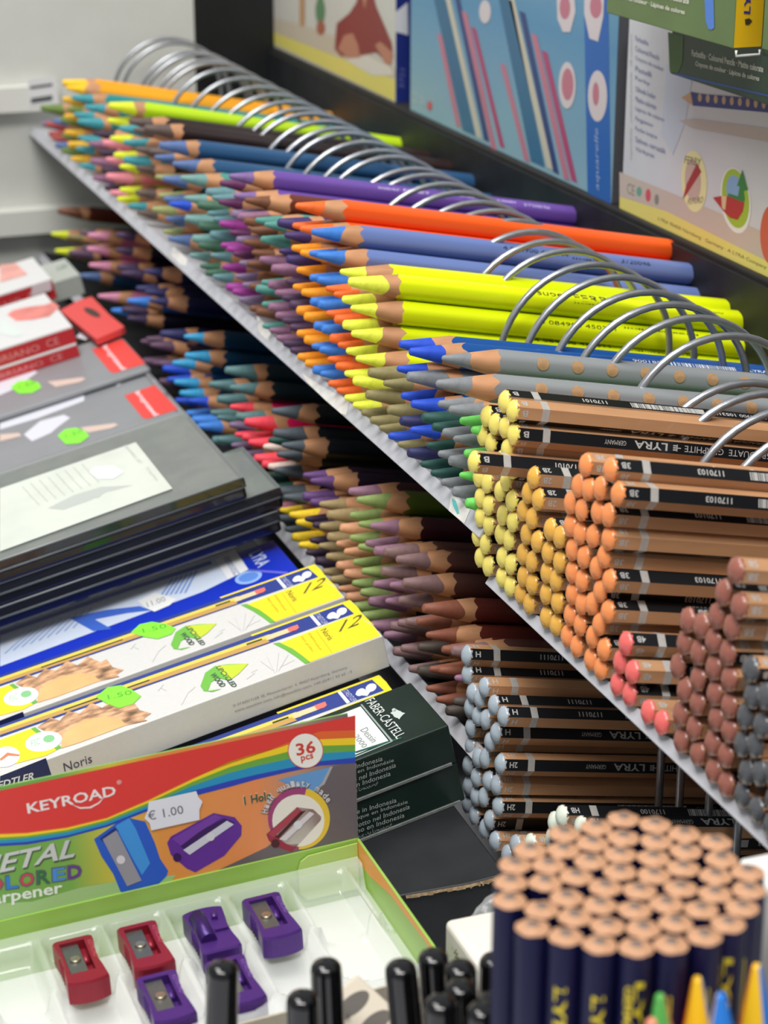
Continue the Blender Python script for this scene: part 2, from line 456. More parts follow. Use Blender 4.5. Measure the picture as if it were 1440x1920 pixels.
def rbar(t, ap=4.45, cr=4.95):
    a = (t + PI / 6) % (PI / 3) - PI / 6
    return min(ap / math.cos(a), cr) * 0.55 + 0.45 * (ap + cr) / 2
TIPL = 21.0
def pencil_parts(var):
    rnd = random.Random(100 + var)
    lead = [11.5, 12.5, 10.5, 13.5, 12.0][var]; slant = rnd.uniform(-1.5, 1.5); ph = [rnd.uniform(0, 6.28) for _ in range(4)]
    blunt = [1.0, 1.25, 0.9, 1.6, 1.1][var]
    rc = lambda x: blunt + (4.9 - blunt) * x / TIPL
    th = [2 * PI * i / NSEG for i in range(NSEG)]
    pt = lambda x, t, r: (x, r * math.cos(t), r * math.sin(t))
    xl = [lead + slant * math.cos(t + ph[0]) + 0.5 * math.sin(3 * t + ph[1]) for t in th]
    xb = [(rbar(t) - blunt) / (4.9 - blunt) * TIPL + 0.35 * math.sin(5 * t + ph[2]) + rnd.uniform(-0.25, 0.25) for t in th]
    ml = MB()
    c0 = ml.vert((-0.15, 0, 0)); rings = [ml.ring([pt(0.1 + rnd.uniform(0, .15), t, blunt * 0.72) for t in th]), ml.ring([pt(0.6, t, rc(0.6)) for t in th])]
    for i in range(NSEG): ml.face((c0, rings[0][(i + 1) % NSEG], rings[0][i]), 0, True)
    ml.bridge(rings[0], rings[1]); mid = ml.ring([pt(0.55 * xl[i], t, rc(0.55 * xl[i])) for i, t in enumerate(th)])
    end = ml.ring([pt(xl[i], t, rc(xl[i])) for i, t in enumerate(th)]); ml.bridge(rings[1], mid); ml.bridge(mid, end)
    mw_ = MB(); a = mw_.ring([pt(xl[i], t, rc(xl[i]) + 0.02) for i, t in enumerate(th)]); b = mw_.ring([pt(xb[i], t, rc(xb[i])) for i, t in enumerate(th)]); mw_.bridge(a, b)
    mb = MB(); r0 = mb.ring([pt(xb[i], t, min(rc(xb[i]), rbar(t)) + 0.03) for i, t in enumerate(th)])
    prev = r0
    for x, k in ((24.5, 1.0), (171.5, 1.0), (173.6, 0.95), (174.7, 0.8), (175.0, 0.55)):
        q = mb.ring([pt(x, t, rbar(t) * k) for t in th]); mb.bridge(prev, q); prev = q
    mb.cap(prev, flip=True)
    return ml, mw_, mb
_parts = [pencil_parts(v) for v in range(5)]
_cache = {}
def pencil_mesh(kind, var, m):
    k = (kind, var, m.name)
    if k not in _cache:
        if (kind, var) not in _cache:
            _cache[(kind, var)] = _parts[var][('lead', 'sharpened_wood', 'barrel').index(kind)].mesh(kind, m)
            _cache[k] = _cache[(kind, var)]
        else:
            me = _cache[(kind, var)].copy(); me.materials.clear(); me.materials.append(m); _cache[k] = me
    return _cache[k]
def tilt_rot(ta, roll=0.0, yaw=0.0):
    return Matrix.Rotation(yaw, 3, 'Z') @ Matrix.Rotation(ta, 3, 'Y') @ Matrix.Rotation(roll, 3, 'X')
def colour_pencils(txt, dist, floor, ta, tier, group):
    L = parse(txt)
    P = settle([onX((x, y), TIP)[1:] for _, x, y in L], dist, floor)
    byc = {}
    for i, (c, _, _) in enumerate(L): byc.setdefault(c, []).append(i)
    lab = {}
    for c, ids in byc.items():
        ids = sorted(ids, key=lambda i: -P[i, 0]); cl = [[ids[0]]]
        for i in ids[1:]:
            if P[cl[-1][-1], 0] - P[i, 0] > 16: cl.append([i])
            else: cl[-1].append(i)
        for ci, g in enumerate(cl):
            g.sort(key=lambda i: -P[i, 1])
            where = '' if len(cl) == 1 else (', farthest cluster' if ci == 0 else (', nearest cluster' if ci == len(cl) - 1 else ', %s farthest cluster' % nth(ci + 1)))
            nm = PC[c][0]
            for r, i in enumerate(g):
                if len(g) == 1: lab[i] = '%s colouring pencil, %s shelf, the only one of its colour%s' % (nm, tier, ' there' if not where else where)
                else: lab[i] = '%s colouring pencil, %s shelf, %s from top of its colour%s' % (nm, tier, nth(r + 1), where)
    out = []
    for i, (c, x, y) in enumerate(L):
        nm, lc, bc = PC[c]; tx_ = TIP
        if c == 'gg' and x > 810 and y > 700: tx_ = -19.0; P[i] = onX((x, y + 2), tx_)[1:]      # drawn forward, resting against the graphite pile
        root = empty('colouring_pencil', (tx_, P[i, 0], P[i, 1]), lab[i], 'pencil', group,
                     tilt_rot(ta + random.uniform(-.006, .006), random.choice((0, PI / 6)) + random.uniform(-.2, .2), random.uniform(-.006, .006)))
        v = random.randrange(5)
        if c in ('tp', 'sp') : v = random.choice((1, 3))
        link('barrel', pencil_mesh('barrel', v, mat('paint_' + nm.replace(' ', '_'), bc, 0.36, coat=0.15)), root)
        link('sharpened_wood', pencil_mesh('sharpened_wood', v, WOOD), root)
        link('lead', pencil_mesh('lead', v, mat('pigment_' + nm.replace(' ', '_'), lc, 0.6, noise=0.10, nscale=50)), root)
        out.append((c, P[i], root))
    return out
upper = colour_pencils(UP, 9.9, UPA + 1.2 + 4.9, TA, 'upper', 'colouring pencils on the upper shelf')
lower = colour_pencils(LO, 9.7, LOA + 1.2 + 4.9, TA, 'lower', 'colouring pencils on the lower shelf')
# hoop text on the barrels that can be read in the photo
def barrel_text(root, items, rgb, r=4.62, ang=None):
    """items: (string, x0, x1, height, up) laid on the barrel side that faces the shopper (angle measured in the barrel's own frame)"""
    mb = MB(); R3 = root.matrix_basis.to_3x3()
    ex = np.array(R3 @ Vector((1, 0, 0))); o = np.array(root.matrix_basis.translation) / U
    return mb, ex, o
def side_print(root, name, things, rgb, deg, rad=4.75):
    """things: ('t', text, x0, x1, v0, v1) or ('b', x0, x1, v0, v1) bars; written on a barrel strip turned deg from the top towards the shopper"""
    R3 = root.matrix_basis.to_3x3(); o = np.array(root.matrix_basis.translation) / U
    ex = np.array(R3 @ Vector((1, 0, 0)))
    up = np.array([0, 0, 1.0]); up -= ex * (up @ ex); up /= np.linalg.norm(up); sd = np.cross(ex, up)   # sd points away from +y? fixed below
    if sd[1] > 0: sd = -sd
    def P(x, v):
        a = math.radians(deg) - v / rad
        return o + ex * x + rad * (math.cos(a) * up + math.sin(a) * sd)
    mb = MB()
    for th in things:
        if th[0] == 't':
            _, s, x0, x1, v0, v1 = th
            vv, f, _r = text_mesh(s); b = len(mb.v)
            for a, c in vv: mb.vert(P(x0 + a * (x1 - x0), v0 + c * (v1 - v0)))
            for q in f: mb.face([b + i for i in q])
        else:
            _, x0, x1, v0, v1 = th; rnd = random.Random(5); x = x0; s = 1 if x1 > x0 else -1
            while (x - x1) * s < 0:
                w = rnd.choice((0.35, 0.35, 0.7, 1.0))
                mb.poly([P(x, v0), P(x + w * s, v0), P(x + w * s, v1), P(x, v1)]); x += s * (w + rnd.choice((0.4, 0.4, 0.8)))
    return mb.build(name, ink(rgb), root)
def top_of(lst, c, k=0, key=lambda t: -t[1][1]): return sorted([t for t in lst if t[0] == c], key=key)[k]
yl = sorted([t for t in upper if t[0] == 'ye'], key=lambda t: t[1][0])[:6]; yl.sort(key=lambda t: -t[1][1])
side_print(yl[0][2], 'product_print', [('t', 'super', 78, 92, -1.2, 1.6), ('t', 'FERBY', 94, 114, -1.2, 2.4), ('b', 94, 108, -2.1, -1.8), ('t', 'Germany', 150, 163, -0.5, 0.9)], (40, 46, 24), 42)
side_print(yl[1][2], 'product_print', [('t', '4 084900 450311', 78, 112, -0.9, 0.9), ('b', 116, 150, -1.6, 1.6)], (40, 46, 24), 50)
side_print(yl[2][2], 'product_print', [('t', '4 084900 450511', 76, 110, 0, 1.8), ('b', 116, 150, -0.5, 2.5)], (40, 46, 24), 30)
bb = sorted([t for t in upper if t[0] == 'bl'], key=lambda t: -t[1][1])
side_print(bb[0][2], 'product_print', [('t', '4 084900 450344', 82, 112, -0.9, 0.9), ('b', 114, 132, -1.6, 1.6), ('t', '3720046', 137, 151, -0.9, 1.0)], (40, 44, 60), 50)
vv_ = sorted([t for t in upper if t[0] == 'vi'], key=lambda t: -t[1][1])
side_print(vv_[0][2], 'product_print', [('t', 'super FERBY', 70, 96, -0.9, 1.2), ('b', 104, 140, -1.4, 1.4), ('t', '3720036', 144, 158, -0.9, 1.0)], (215, 205, 235), 48)
rb_ = sorted([t for t in upper if t[0] == 'rb'], key=lambda t: -t[1][1])
side_print(rb_[1][2], 'product_print', [('t', '9001850', 88, 102, -0.6, 0.9), ('b', 104, 132, -0.8, 1.4), ('t', 'LYRA', 138, 146, -0.6, 0.9)], (220, 225, 235), 25)
for t in [t for t in upper if t[0] == 'gg']:
    # the round finger dimples of the grooved grey pencils show bare wood
    root = t[2]; R3 = root.matrix_basis.to_3x3(); o = np.array(root.matrix_basis.translation) / U; ex = np.array(R3 @ Vector((1, 0, 0)))
    up = np.array([0, 0, 1.0]); up -= ex * (up @ ex); up /= np.linalg.norm(up); sd = np.cross(ex, up); sd = -sd if sd[1] > 0 else sd
    for k in range(9):
        c = o + ex * (36 + 13.5 * k); a0 = math.radians(62); mb = MB(); rr = 2.4
        rings = []
        for q, h in ((0.02, 4.86), (0.6, 4.86), (1.0, 4.82)):
            ring = []
            for i in range(16):
                b = 2 * PI * i / 16; ang = a0 + rr * q * math.sin(b) / 4.8
                ring.append(c + ex * rr * q * math.cos(b) + h * (math.cos(ang) * up + math.sin(ang) * sd))
            rings.append(mb.ring(ring))
        mb.cap(rings[0]); mb.bridge(rings[0], rings[1]); mb.bridge(rings[1], rings[2])
        mb.build('finger_dimple', mat('bare_dimple_wood', (176, 138, 98), 0.7, noise=0.12, nscale=60), root)

# ================================================================== graphite pencils with dipped caps
GU = """@840,700,2.4
B 232,125 268,165 157,195 182,220 135,275 172,310 240,245 266,265 245,335 220,390 270,425 118,470 155,490 240,480 215,525 130,555 155,585 265,570 125,640 163,680 225,635 270,665 118,735 142,760 218,720 252,745 125,825 160,865 225,825 260,855 222,915 258,955
C 362,467 383,565 338,535 316,615 356,650 332,720 379,755 315,810 356,845 318,915 356,945 310,990 341,1030 437,700 480,735 428,805 480,845 425,895 462,930 420,990 470,1025 420,1095 464,1130
D 596,410 706,430 568,505 602,515 660,515 740,540 528,580 579,610 651,620 697,635 530,685 568,715 629,730 697,747 537,790 588,825 672,830 655,870 537,895 579,930 702,930 660,965 540,990 577,1030 625,1035 695,1070 528,1085 573,1130 655,1130 515,1180 556,1225 630,1180 678,1240 620,1285 664,1325
@840,1180,2.4
E 776,62 752,145 805,190 738,245 793,290 876,370 937,418
@840,700,2.4
F 1268,885 1213,985 1283,1045 1052,1110 1115,1135 1183,1090 1250,1140 1040,1210 1100,1255 1168,1200 1233,1255
@840,1180,2.4
F 1010,165 1170,170 1040,270 1175,290 1240,220 1098,330 1022,380 1185,400 1240,345 1083,445 1240,450 1025,500 1165,510 1098,555 1225,565 1170,635 1225,695 1100,220
G 1335,180 1345,295 1400,300 1312,390 1385,430 1295,512 1355,520 1320,640 1380,645 1430,650 1300,745 1362,810 1428,890 1440,760"""
GL = """@840,1180,2.4
H 65,140 70,195 88,275 140,265 118,300 78,345 185,340 228,390 112,390 148,405 82,442 195,465 168,505 82,525 215,605 115,575 143,580 70,610 107,665 160,680 196,700 72,705 205,795 105,750 140,755 68,785 98,835 160,870 150,900 190,955 245,1015 283,970
I 455,870 490,840 350,965 445,940 575,890"""
GR = {'B': ('B', '1170101', 'pale yellow', (240, 222, 110)), 'C': ('2B', '1170102', 'ochre', (226, 172, 72)), 'D': ('3B', '1170103', 'orange', (240, 146, 84)),
      'E': ('4B', '1170104', 'coral pink', (232, 106, 102)), 'F': ('5B', '1170105', 'chestnut brown', (150, 92, 78)), 'G': ('6B', '1170106', 'charcoal grey', (82, 84, 88)),
      'H': ('2H', '1170112', 'blue grey', (164, 176, 186)), 'I': ('HB', '1170100', 'cream white', (220, 228, 212)), 'K': ('H', '1170111', 'blue grey', (164, 176, 186))}
GAP, GCR = 3.45, 3.9
def ghex(a, x): return (x, GCR * math.cos(a), GCR * math.sin(a))
_stripe = mat('black_lacquer', (24, 25, 28), 0.28); _foil = mat('silver_foil', (206, 202, 196), 0.35, metal=0.35, noise=0.05, nscale=90)
_cedar = mat('natural_cedar', (188, 141, 102), 0.45, noise=0.15, nscale=16, stretch=(0.12, 1, 1), coat=0.25)
_prn = mat('silver_print', (206, 204, 200), 0.35, metal=0.3)
def hexface(mb, k, x0, x1, r=1.0, m=0, edge=0.0):
    a0, a1 = PI / 3 * k + edge, PI / 3 * (k + 1) - edge
    p = [ghex(a0, x0), ghex(a1, x0), ghex(a1, x1), ghex(a0, x1)]
    mb.poly([(q[0], q[1] * r, q[2] * r) for q in p], m)
def gface_pt(k, x, v, lift=0.05):
    a = PI / 3 * (k + 0.5); n = (math.cos(a), math.sin(a)); t = (-math.sin(a), math.cos(a)); h = GCR * math.cos(PI / 6) + lift
    return (x, n[0] * h + t[0] * v, n[1] * h + t[1] * v)
def gtext(mb, k, s, x0, x1, hgt, bold=True):
    """reads from x0 to x1 on face k; x0 > x1 for the upside-down lettering"""
    vv, f, _ = text_mesh(s, bold); b = len(mb.v); sg = 1 if x0 > x1 else -1
    for a, c in vv: mb.vert(gface_pt(k, x0 + a * (x1 - x0), sg * (c - 0.5) * hgt))
    for q in f: mb.face([b + i for i in q])
def graphite_meshes(g):
    grade, code, _, rgb = GR[g]
    body = MB()
    pr = body.ring([ghex(PI / 3 * k, 1.6) for k in range(6)]); e = body.ring([ghex(PI / 3 * k, 175) for k in range(6)])
    for k in range(6): body.face((pr[k], pr[(k + 1) % 6], e[(k + 1) % 6], e[k]), 0)
    body.cap(pr); body.cap(e, flip=True)
    st = MB()
    for k in (0, 3): hexface(st, k, 1.9, 174.6, 1.006)
    fo = MB()
    a = fo.ring([(x, y * 1.012, z * 1.012) for x, y, z in [ghex(PI / 3 * k, 10.6) for k in range(6)]]); b = fo.ring([(x, y * 1.012, z * 1.012) for x, y, z in [ghex(PI / 3 * k, 13.2) for k in range(6)]]); fo.bridge(a, b, smooth=False)
    cp = MB(); n = 24; prev = None
    for x, r in ((0.0, 0.0), (0.12, 0.28), (0.45, 0.55), (0.95, 0.8), (1.6, 0.97), (2.1, 1.01), (2.5, 0.98)):
        if r == 0: c = cp.vert((x, 0, 0)); continue
        rg = []
        for i in range(n):
            t = 2 * PI * i / n; aa = (t) % (PI / 3) - PI / 6
            rad = min(GAP / math.cos(aa), 3.8) * (0.5) + 3.72 * 0.5
            rg.append((x + (0.35 * math.cos(6 * t) if x > 2 else 0), rad * r * math.cos(t), rad * r * math.sin(t)))
        q = cp.ring(rg)
        if prev is None:
            for i in range(n): cp.face((c, q[(i + 1) % n], q[i]), 0, True)
        else: cp.bridge(prev, q)
        prev = q
    tx, cx_, bx_ = MB(), MB(), MB()
    for k in range(6): gtext(tx, k, grade, 6.6 if len(grade) > 1 else 5.6, 3.6, 2.0)
    gtext(cx_, 0, code, 38, 29, 1.9)
    rnd = random.Random(3); x = 47.0
    while x < 72:
        w = rnd.choice((0.4, 0.4, 0.9, 1.4)); p = [gface_pt(0, x, -1.3), gface_pt(0, x + w, -1.3), gface_pt(0, x + w, 1.3), gface_pt(0, x, 1.3)]; cx_.poly(p); x += w + rnd.choice((0.15, 0.2, 0.3))
    cx_.poly([gface_pt(0, 72, -1.3), gface_pt(0, 75, -1.3), gface_pt(0, 75, 1.3), gface_pt(0, 72, 1.3)])
    gtext(cx_, 0, '4 084900 105313', 100, 79, 1.7)
    for k in (3,):
        gtext(bx_, k, 'GERMANY', 41, 33, 1.5, False); gtext(bx_, k, 'LYRA', 56.5, 44, 2.5); gtext(bx_, k, 'GRAPHITE', 78, 63, 2.1, False); gtext(bx_, k, 'GRADUATE', 97, 80, 2.1, False)
        for dx, dv in ((59.5, 0), (59.5, 0.7), (59.5, -0.7)): bx_.poly([gface_pt(k, dx - 0.9, dv - 0.22), gface_pt(k, dx + 0.3, dv - 0.22), gface_pt(k, dx + 0.3, dv + 0.22), gface_pt(k, dx - 0.9, dv + 0.22)])
        bx_.poly([gface_pt(k, 59.9, -1.1), gface_pt(k, 60.3, -1.1), gface_pt(k, 60.3, 1.1), gface_pt(k, 59.9, 1.1)]); bx_.poly([gface_pt(k, 60.2, -.15), gface_pt(k, 61.6, -.15), gface_pt(k, 61.6, .15), gface_pt(k, 60.2, .15)])
    cm = mat('cap_paint_' + GR[g][2].replace(' ', '_'), rgb, 0.3 if g != 'G' else 0.25, coat=0.3, metal=0.0)
    return {'barrel': body.mesh('barrel', _cedar), 'black_stripe': st.mesh('black_stripe', _stripe), 'foil_band': fo.mesh('foil_band', _foil), 'end_cap': cp.mesh('end_cap', cm), 'grade_print': tx.mesh('grade_print', _prn), 'code_print': cx_.mesh('code_print', _prn), 'brand_print': bx_.mesh('brand_print', _prn)}
_gm = {}
def graphite(txt, X, floor, ta, tier, group, front=()):
    L = parse(txt)
    P = settle([onX((x, y), X)[1:] for _, x, y in L], 6.95, floor, 160)
    XX = [X] * len(L)
    byc = {}
    for i, (c, _, _) in enumerate(L): byc.setdefault(c, []).append(i)
    lab = {}
    for c, ids in byc.items():
        nm = GR[c][2]; ids = sorted(ids, key=lambda i: -P[i, 0])
        if len(ids) < 12: cols = [ids]
        else:
            m = (len(ids) + 1) // 2; cols = [ids[:m], ids[m:]]
        for ci, g in enumerate(cols):
            side = '' if len(cols) == 1 else (', farther half of bunch' if ci == 0 else ', nearer half of bunch')
            for r, i in enumerate(sorted(g, key=lambda i: -P[i, 1])): lab[i] = '%s-capped graphite pencil, %s shelf, %s from top%s' % (nm, tier[4:], nth(r + 1), side)
    out = []
    for i, (c, x, y) in enumerate(L):
        roll = random.choice((0, 1, 2, 3, 4, 5)) * PI / 3 + PI / 6 + random.uniform(-.12, .12)
        if tier == 'the lower' and c == 'H' and P[i, 1] > -62: gk = 'K'
        else: gk = c
        if gk not in _gm: _gm[gk] = graphite_meshes(gk)
        p = np.array([X, *P[i]])
        if (c, i) in front: pass
        root = empty('graphite_pencil', p, lab[i], 'pencil', group, tilt_rot(ta + random.uniform(-.005, .005), roll, random.uniform(-.006, .006)))
        for k, me in _gm[gk].items(): link(k, me, root)
        out.append((c, P[i], root))
    return out
gu = graphite(GU, -4.0, UPB + 0.8 + 3.4, TB, 'the upper', 'graphite pencils on the upper shelf')
gl = graphite(GL, -4.0, LOB + 0.8 + 3.4, TB, 'the lower', 'graphite pencils on the lower shelf')
# turn a few so that the printed faces come to the front as in the photo
def set_roll(t, deg, ta):
    t[2].matrix_basis = Matrix.Translation(t[2].matrix_basis.translation) @ tilt_rot(ta, math.radians(deg)).to_4x4()
def pick(lst, px, X=-4.0):
    w = onX(px, X)[1:]; return min(lst, key=lambda t: np.linalg.norm(t[1] - w))
# face k faces direction 60k+30 from +y; seen faces look between -y (180) and +z (90)
for px, deg in (((937, 752), 80), ((952, 770), 25), ((951, 811), -48), ((942, 838), 85), ((991, 895), 85), ((1000, 935), 90), ((1134, 879), 108), ((1148, 925), 125), ((1130, 965), 98), ((1130, 1011), 30), ((1130, 1090), 100), ((1163, 1206), 105), ((1175, 1259), 30), ((1171, 1301), 100)):
    set_roll(pick(gu, px), deg, TB)
for px, deg in (((867, 1240), 120), ((869, 1261), 100), ((894, 1290), 28), ((917, 1322), 90), ((935, 1342), 100), ((921, 1374), -60), ((930, 1432), -50), ((922, 1472), 30), ((925, 1511), 130)):
    set_roll(pick(gl, px), deg, TB)
# one pale yellow pencil pulled forward out of the pile
p = atd((879, 865), 655)
root = empty('graphite_pencil', p, 'pale yellow-capped graphite pencil jutting out of the pile, its letter B showing', 'pencil', 'graphite pencils on the upper shelf', tilt_rot(TB, math.radians(115), -0.01))
for k, me in _gm['B'].items(): link(k, me, root)

# ================================================================== navy pencils standing on the counter
def navy_mesh():
    L = 174.0; n = 12; mb = MB()
    hx = lambda r, z, a=0: [(r * math.cos(2 * PI * i / n + a), r * math.sin(2 * PI * i / n + a), z) for i in range(n)]
    a = mb.ring(hx(3.6, 0)); b = mb.ring(hx(3.6, L - 1.25)); mb.bridge(a, b); mb.cap(a)
    w = MB(); a = w.ring([(3.55 * math.cos(2 * PI * i / 24), 3.5 * math.sin(2 * PI * i / 24), L - 1.25 + 0.18 * math.cos(6 * 2 * PI * i / 24)) for i in range(24)])
    b = w.ring([(1.3 * math.cos(2 * PI * i / 24), 1.3 * math.sin(2 * PI * i / 24), L - 0.3) for i in range(24)]); w.bridge(a, b)
    l = MB(); a = l.ring([(1.32 * math.cos(2 * PI * i / 16), 1.32 * math.sin(2 * PI * i / 16), L - 0.32) for i in range(16)]); b = l.ring([(0.5 * math.cos(2 * PI * i / 16), 0.5 * math.sin(2 * PI * i / 16), L) for i in range(16)]); l.bridge(a, b); l.cap(b, flip=True)
    return mb.mesh('barrel', mat('navy_lacquer', (18, 19, 62), 0.42, spec=0.3)), w.mesh('sharpened_wood', mat('pale_cut_wood', (188, 142, 108), 0.65, noise=0.1, nscale=60)), l.mesh('lead', mat('graphite_lead', (112, 98, 90), 0.5))
nm = navy_mesh()
NC0 = np.array([-82.0, -251.0]); pts = []
NAVY = [(910,88),(800,128),(1015,128),(1130,150),(690,160),(795,172),(910,165),(1020,172),(1235,185),(578,212),(690,205),(885,212),(1115,207),(1260,240),(520,265),(628,268),(775,240),(995,228),(1112,262),(1355,285),(500,325),(622,332),(742,295),(880,275),(1010,288),(1222,293),(1370,348),(515,385),(605,420),(695,375),(825,333),(960,352),(1103,345),(1235,358),(1332,410),(718,452),(812,395),(918,420),(1050,400),(1185,412),(575,492),(690,525),(820,475),(962,485),(1088,472),(1270,475),(1190,508),(805,550),(940,562),(1068,555)]
NZ = 45.5
Q = np.array([onp((720 + x / 2, 1480 + y / 2), (0, 0, 1), NZ)[:2] for x, y in NAVY])
Q = settle(np.stack([Q[:, 0], Q[:, 1]], 1), 7.15, -1e9)
order = sorted(range(len(Q)), key=lambda i: Q[i, 1]); rows = [order[i:i + 7] for i in range(0, len(order), 7)]
navy_lab = {}
for r, row in enumerate(rows):
    for k, i in enumerate(sorted(row, key=lambda i: Q[i, 0])): navy_lab[i] = 'navy pencil standing tip up, %s from left in the bundle\'s %s row from front' % (nth(k + 1), nth(r + 1))
mbx = {}
def navy_print(root, kind, ang):
    c = np.array(root.matrix_basis.translation) / U; R = 3.68
    def P(a, z): t = ang + a / R; return c + (R * math.cos(t), R * math.sin(t), z)
    mb = MB()
    def txt(s, z0, z1, a0, a1):
        vv, f, _ = text_mesh(s, True); b = len(mb.v)
        for u, v in vv: mb.vert(P(a0 + v * (a1 - a0), z0 + u * (z1 - z0)))
        for q in f: mb.face([b + i for i in q])
    if kind == 0: txt('GERMANY', 166, 150, -1.9, -0.2); txt('LYRA', 167, 145, 0.2, 2.0)
    elif kind == 1: txt('1170100', 161, 144, -1.1, 1.1); [mb.poly(q) for q in ([P(-1.6, 163), P(1.6, 163), P(1.6, 162.4), P(-1.6, 162.4)], [P(-1.6, 163), P(-1.3, 163), P(-1.3, 140), P(-1.6, 140)], [P(1.3, 163), P(1.6, 163), P(1.6, 140), P(1.3, 140)])]
    else: txt('LYRA', 163, 146, -1.3, 1.3)
    mb.build('printed_text', ink((232, 210, 44)), root)
for i in range(len(Q)):
    root = empty('navy_pencil', (Q[i, 0], Q[i, 1], TABLE_Z), navy_lab[i], 'pencil', 'navy pencils in the standing bundle', Matrix.Rotation(random.uniform(0, 6), 3, 'Z'))
    for k, me in zip(('barrel', 'sharpened_wood', 'lead'), nm): link(k, me, root)
    if i in rows[0] or i in rows[1]:
        navy_print(root, i % 3, math.atan2(CAM[1] - Q[i, 1], CAM[0] - Q[i, 0]) + random.uniform(-.3, .3))

# ================================================================== cartons on the sloping board
XE = -14.0
def carton(name, label, cat, F, N, h, length, m, group=None, xe=XE, bevel=0.35, beta=BETA, kn=None):
    """F, N: far and near right-hand corners of the top (photo points); -> root, top face, front face"""
    q, n = np.array([math.cos(beta), 0, math.sin(beta)]), np.array([-math.sin(beta), 0, math.cos(beta)])
    f = onX(F, xe) if kn is None else onp(F, n, kn); k = n @ f; g = onp(N, n, k); qe = q @ f; y0, y1 = g[1], f[1]
    root = empty(name, q * (qe - length / 2) + YC * (y0 + y1) / 2 + n * (k - h), label, cat, group, axes(q, YC, n))
    mb = MB(); mb.box((qe - length, y0, k - h), (qe, y1, k), 0, (np.zeros(3), q, YC, n))
    mb.build('card_body', m, root, bevel)
    return root, Face(n, k), Face((0, -1, 0), -y0), dict(q=q, n=n, qe=qe, y0=y0, y1=y1, k=k, h=h, L=length)
def decal(root, name, fn, rgb, **k):
    mb = MB(); fn(mb); m = ink(rgb, **k) if not isinstance(rgb, bpy.types.Material) else rgb
    if len(mb.f) > 1 and (name.endswith(('picture', 'core', 'seal', 'leaf_mark', 'emblem', 'picture_line', 'seal_tree', 'yellow_end_panel'))):
        for f in mb.f:                           # every separate printed figure is a piece of its own
            one = MB(); one.poly([mb.v[i] for i in f]); o = one.build(name, m, root)
        return o
    return mb.build(name, m, root)
def copy_tree(o, parent=None):
    c = o.copy(); col.objects.link(c)
    if parent: c.parent = parent; c.matrix_parent_inverse = o.matrix_parent_inverse
    for ch in list(o.children): copy_tree(ch, c)
    return c
NAVYB, YEL, GRN = (44, 62, 140), (246, 222, 40), (110, 178, 66)
# --- yellow, white and blue pencil cartons (nearest, on top)
r2, T, Fr, D = carton('pencil_carton', 'yellow, white and blue pencil carton whose white side shows a name, green sticker on top', 'box', (658, 1125), (715, 1193), 13.5, 187, mat('white_carton', (212, 211, 208), 0.4, noise=0.02), 'yellow, white and blue pencil cartons')
def zz(a, b, n, amp):   # zig-zag carton end
    out = []
    for i in range(n + 1):
        t = i / n; out.append((a[0] + (b[0] - a[0]) * t + (amp if i % 2 else -amp) * 0.9, a[1] + (b[1] - a[1]) * t - (amp if i % 2 else -amp) * .35))
    return out
decal(r2, 'yellow_end_panel', lambda m: (T.poly(m, [(525, 1206), (664, 1152), (700, 1174), (714, 1192), (581, 1242), (566, 1229), (548, 1216)], 0, .1), T.poly(m, [(470, 1191), (656, 1125), (664, 1152), (640, 1140), (476, 1196)], 0, .1), T.poly(m, [(656, 1126), (668, 1136), (680, 1152), (702, 1173), (664, 1152)], 0, .1)), YEL)
decal(r2, 'green_curve', lambda m: T.band(m, [(512, 1207), (535, 1219), (555, 1232), (572, 1245)], [(524, 1205), (547, 1216), (566, 1229), (582, 1242)], 0, .16), GRN)
decal(r2, 'navy_band', lambda m: T.poly(m, [(0, 1361), (643, 1133), (664, 1151), (0, 1383)], 0, .14), NAVYB)
decal(r2, 'pencil_picture', lambda m: T.poly(m, [(0, 1366), (505, 1190), (515, 1197), (0, 1374)], 0, .18), (222, 206, 92))
decal(r2, 'pencil_picture_shade', lambda m: T.poly(m, [(0, 1372), (497, 1199), (507, 1204), (0, 1379)], 0, .2), (196, 156, 84))
decal(r2, 'pencil_picture_line', lambda m: (T.poly(m, [(120, 1331), (280, 1275), (281, 1277), (121, 1333)], 0, .22), T.poly(m, [(462, 1208), (491, 1198), (492, 1200.5), (463, 1210.5)], 0, .22)), (38, 52, 34))
decal(r2, 'ferrule_picture', lambda m: T.poly(m, [(497, 1194), (543, 1178), (547, 1185), (503, 1201)], 0, .24), (228, 206, 160))
decal(r2, 'eraser_picture', lambda m: T.poly(m, [(538, 1179), (558, 1172), (561, 1178), (556, 1182), (543, 1186)], 0, .26), (232, 118, 104))
decal(r2, 'white_bar', lambda m: T.poly(m, [(580, 1155), (586, 1153), (603, 1172), (597, 1175)], 0, .2), (225, 228, 240))
decal(r2, 'emblem', lambda m: (T.ell(m, (641, 1147), 10, 6.5, 0, .2, -.35), T.ell(m, (622, 1155), 9, 5.5, 0, .21, -.5), T.poly(m, [(612, 1159), (626, 1150), (640, 1153), (634, 1161), (620, 1160)], 0, .22)), (236, 238, 244))
decal(r2, 'brand_text', lambda m: T.text(m, 'STAEDTLER', (589, 1153), (607, 1172), (598, 1150)), (196, 200, 230))
decal(r2, 'count_text', lambda m: (T.text(m, '12', (635, 1186), (672, 1172), (648, 1163), 0, .2)), (84, 88, 50))
decal(r2, 'name_text', lambda m: T.text(m, 'Noris', (601, 1183), (616, 1202), (612, 1178), 0, .2), (96, 94, 50))
decal(r2, 'thin_rule', lambda m: T.poly(m, [(593, 1184), (594, 1183.6), (623, 1224), (622, 1224.6)], 0, .18), (190, 168, 40))
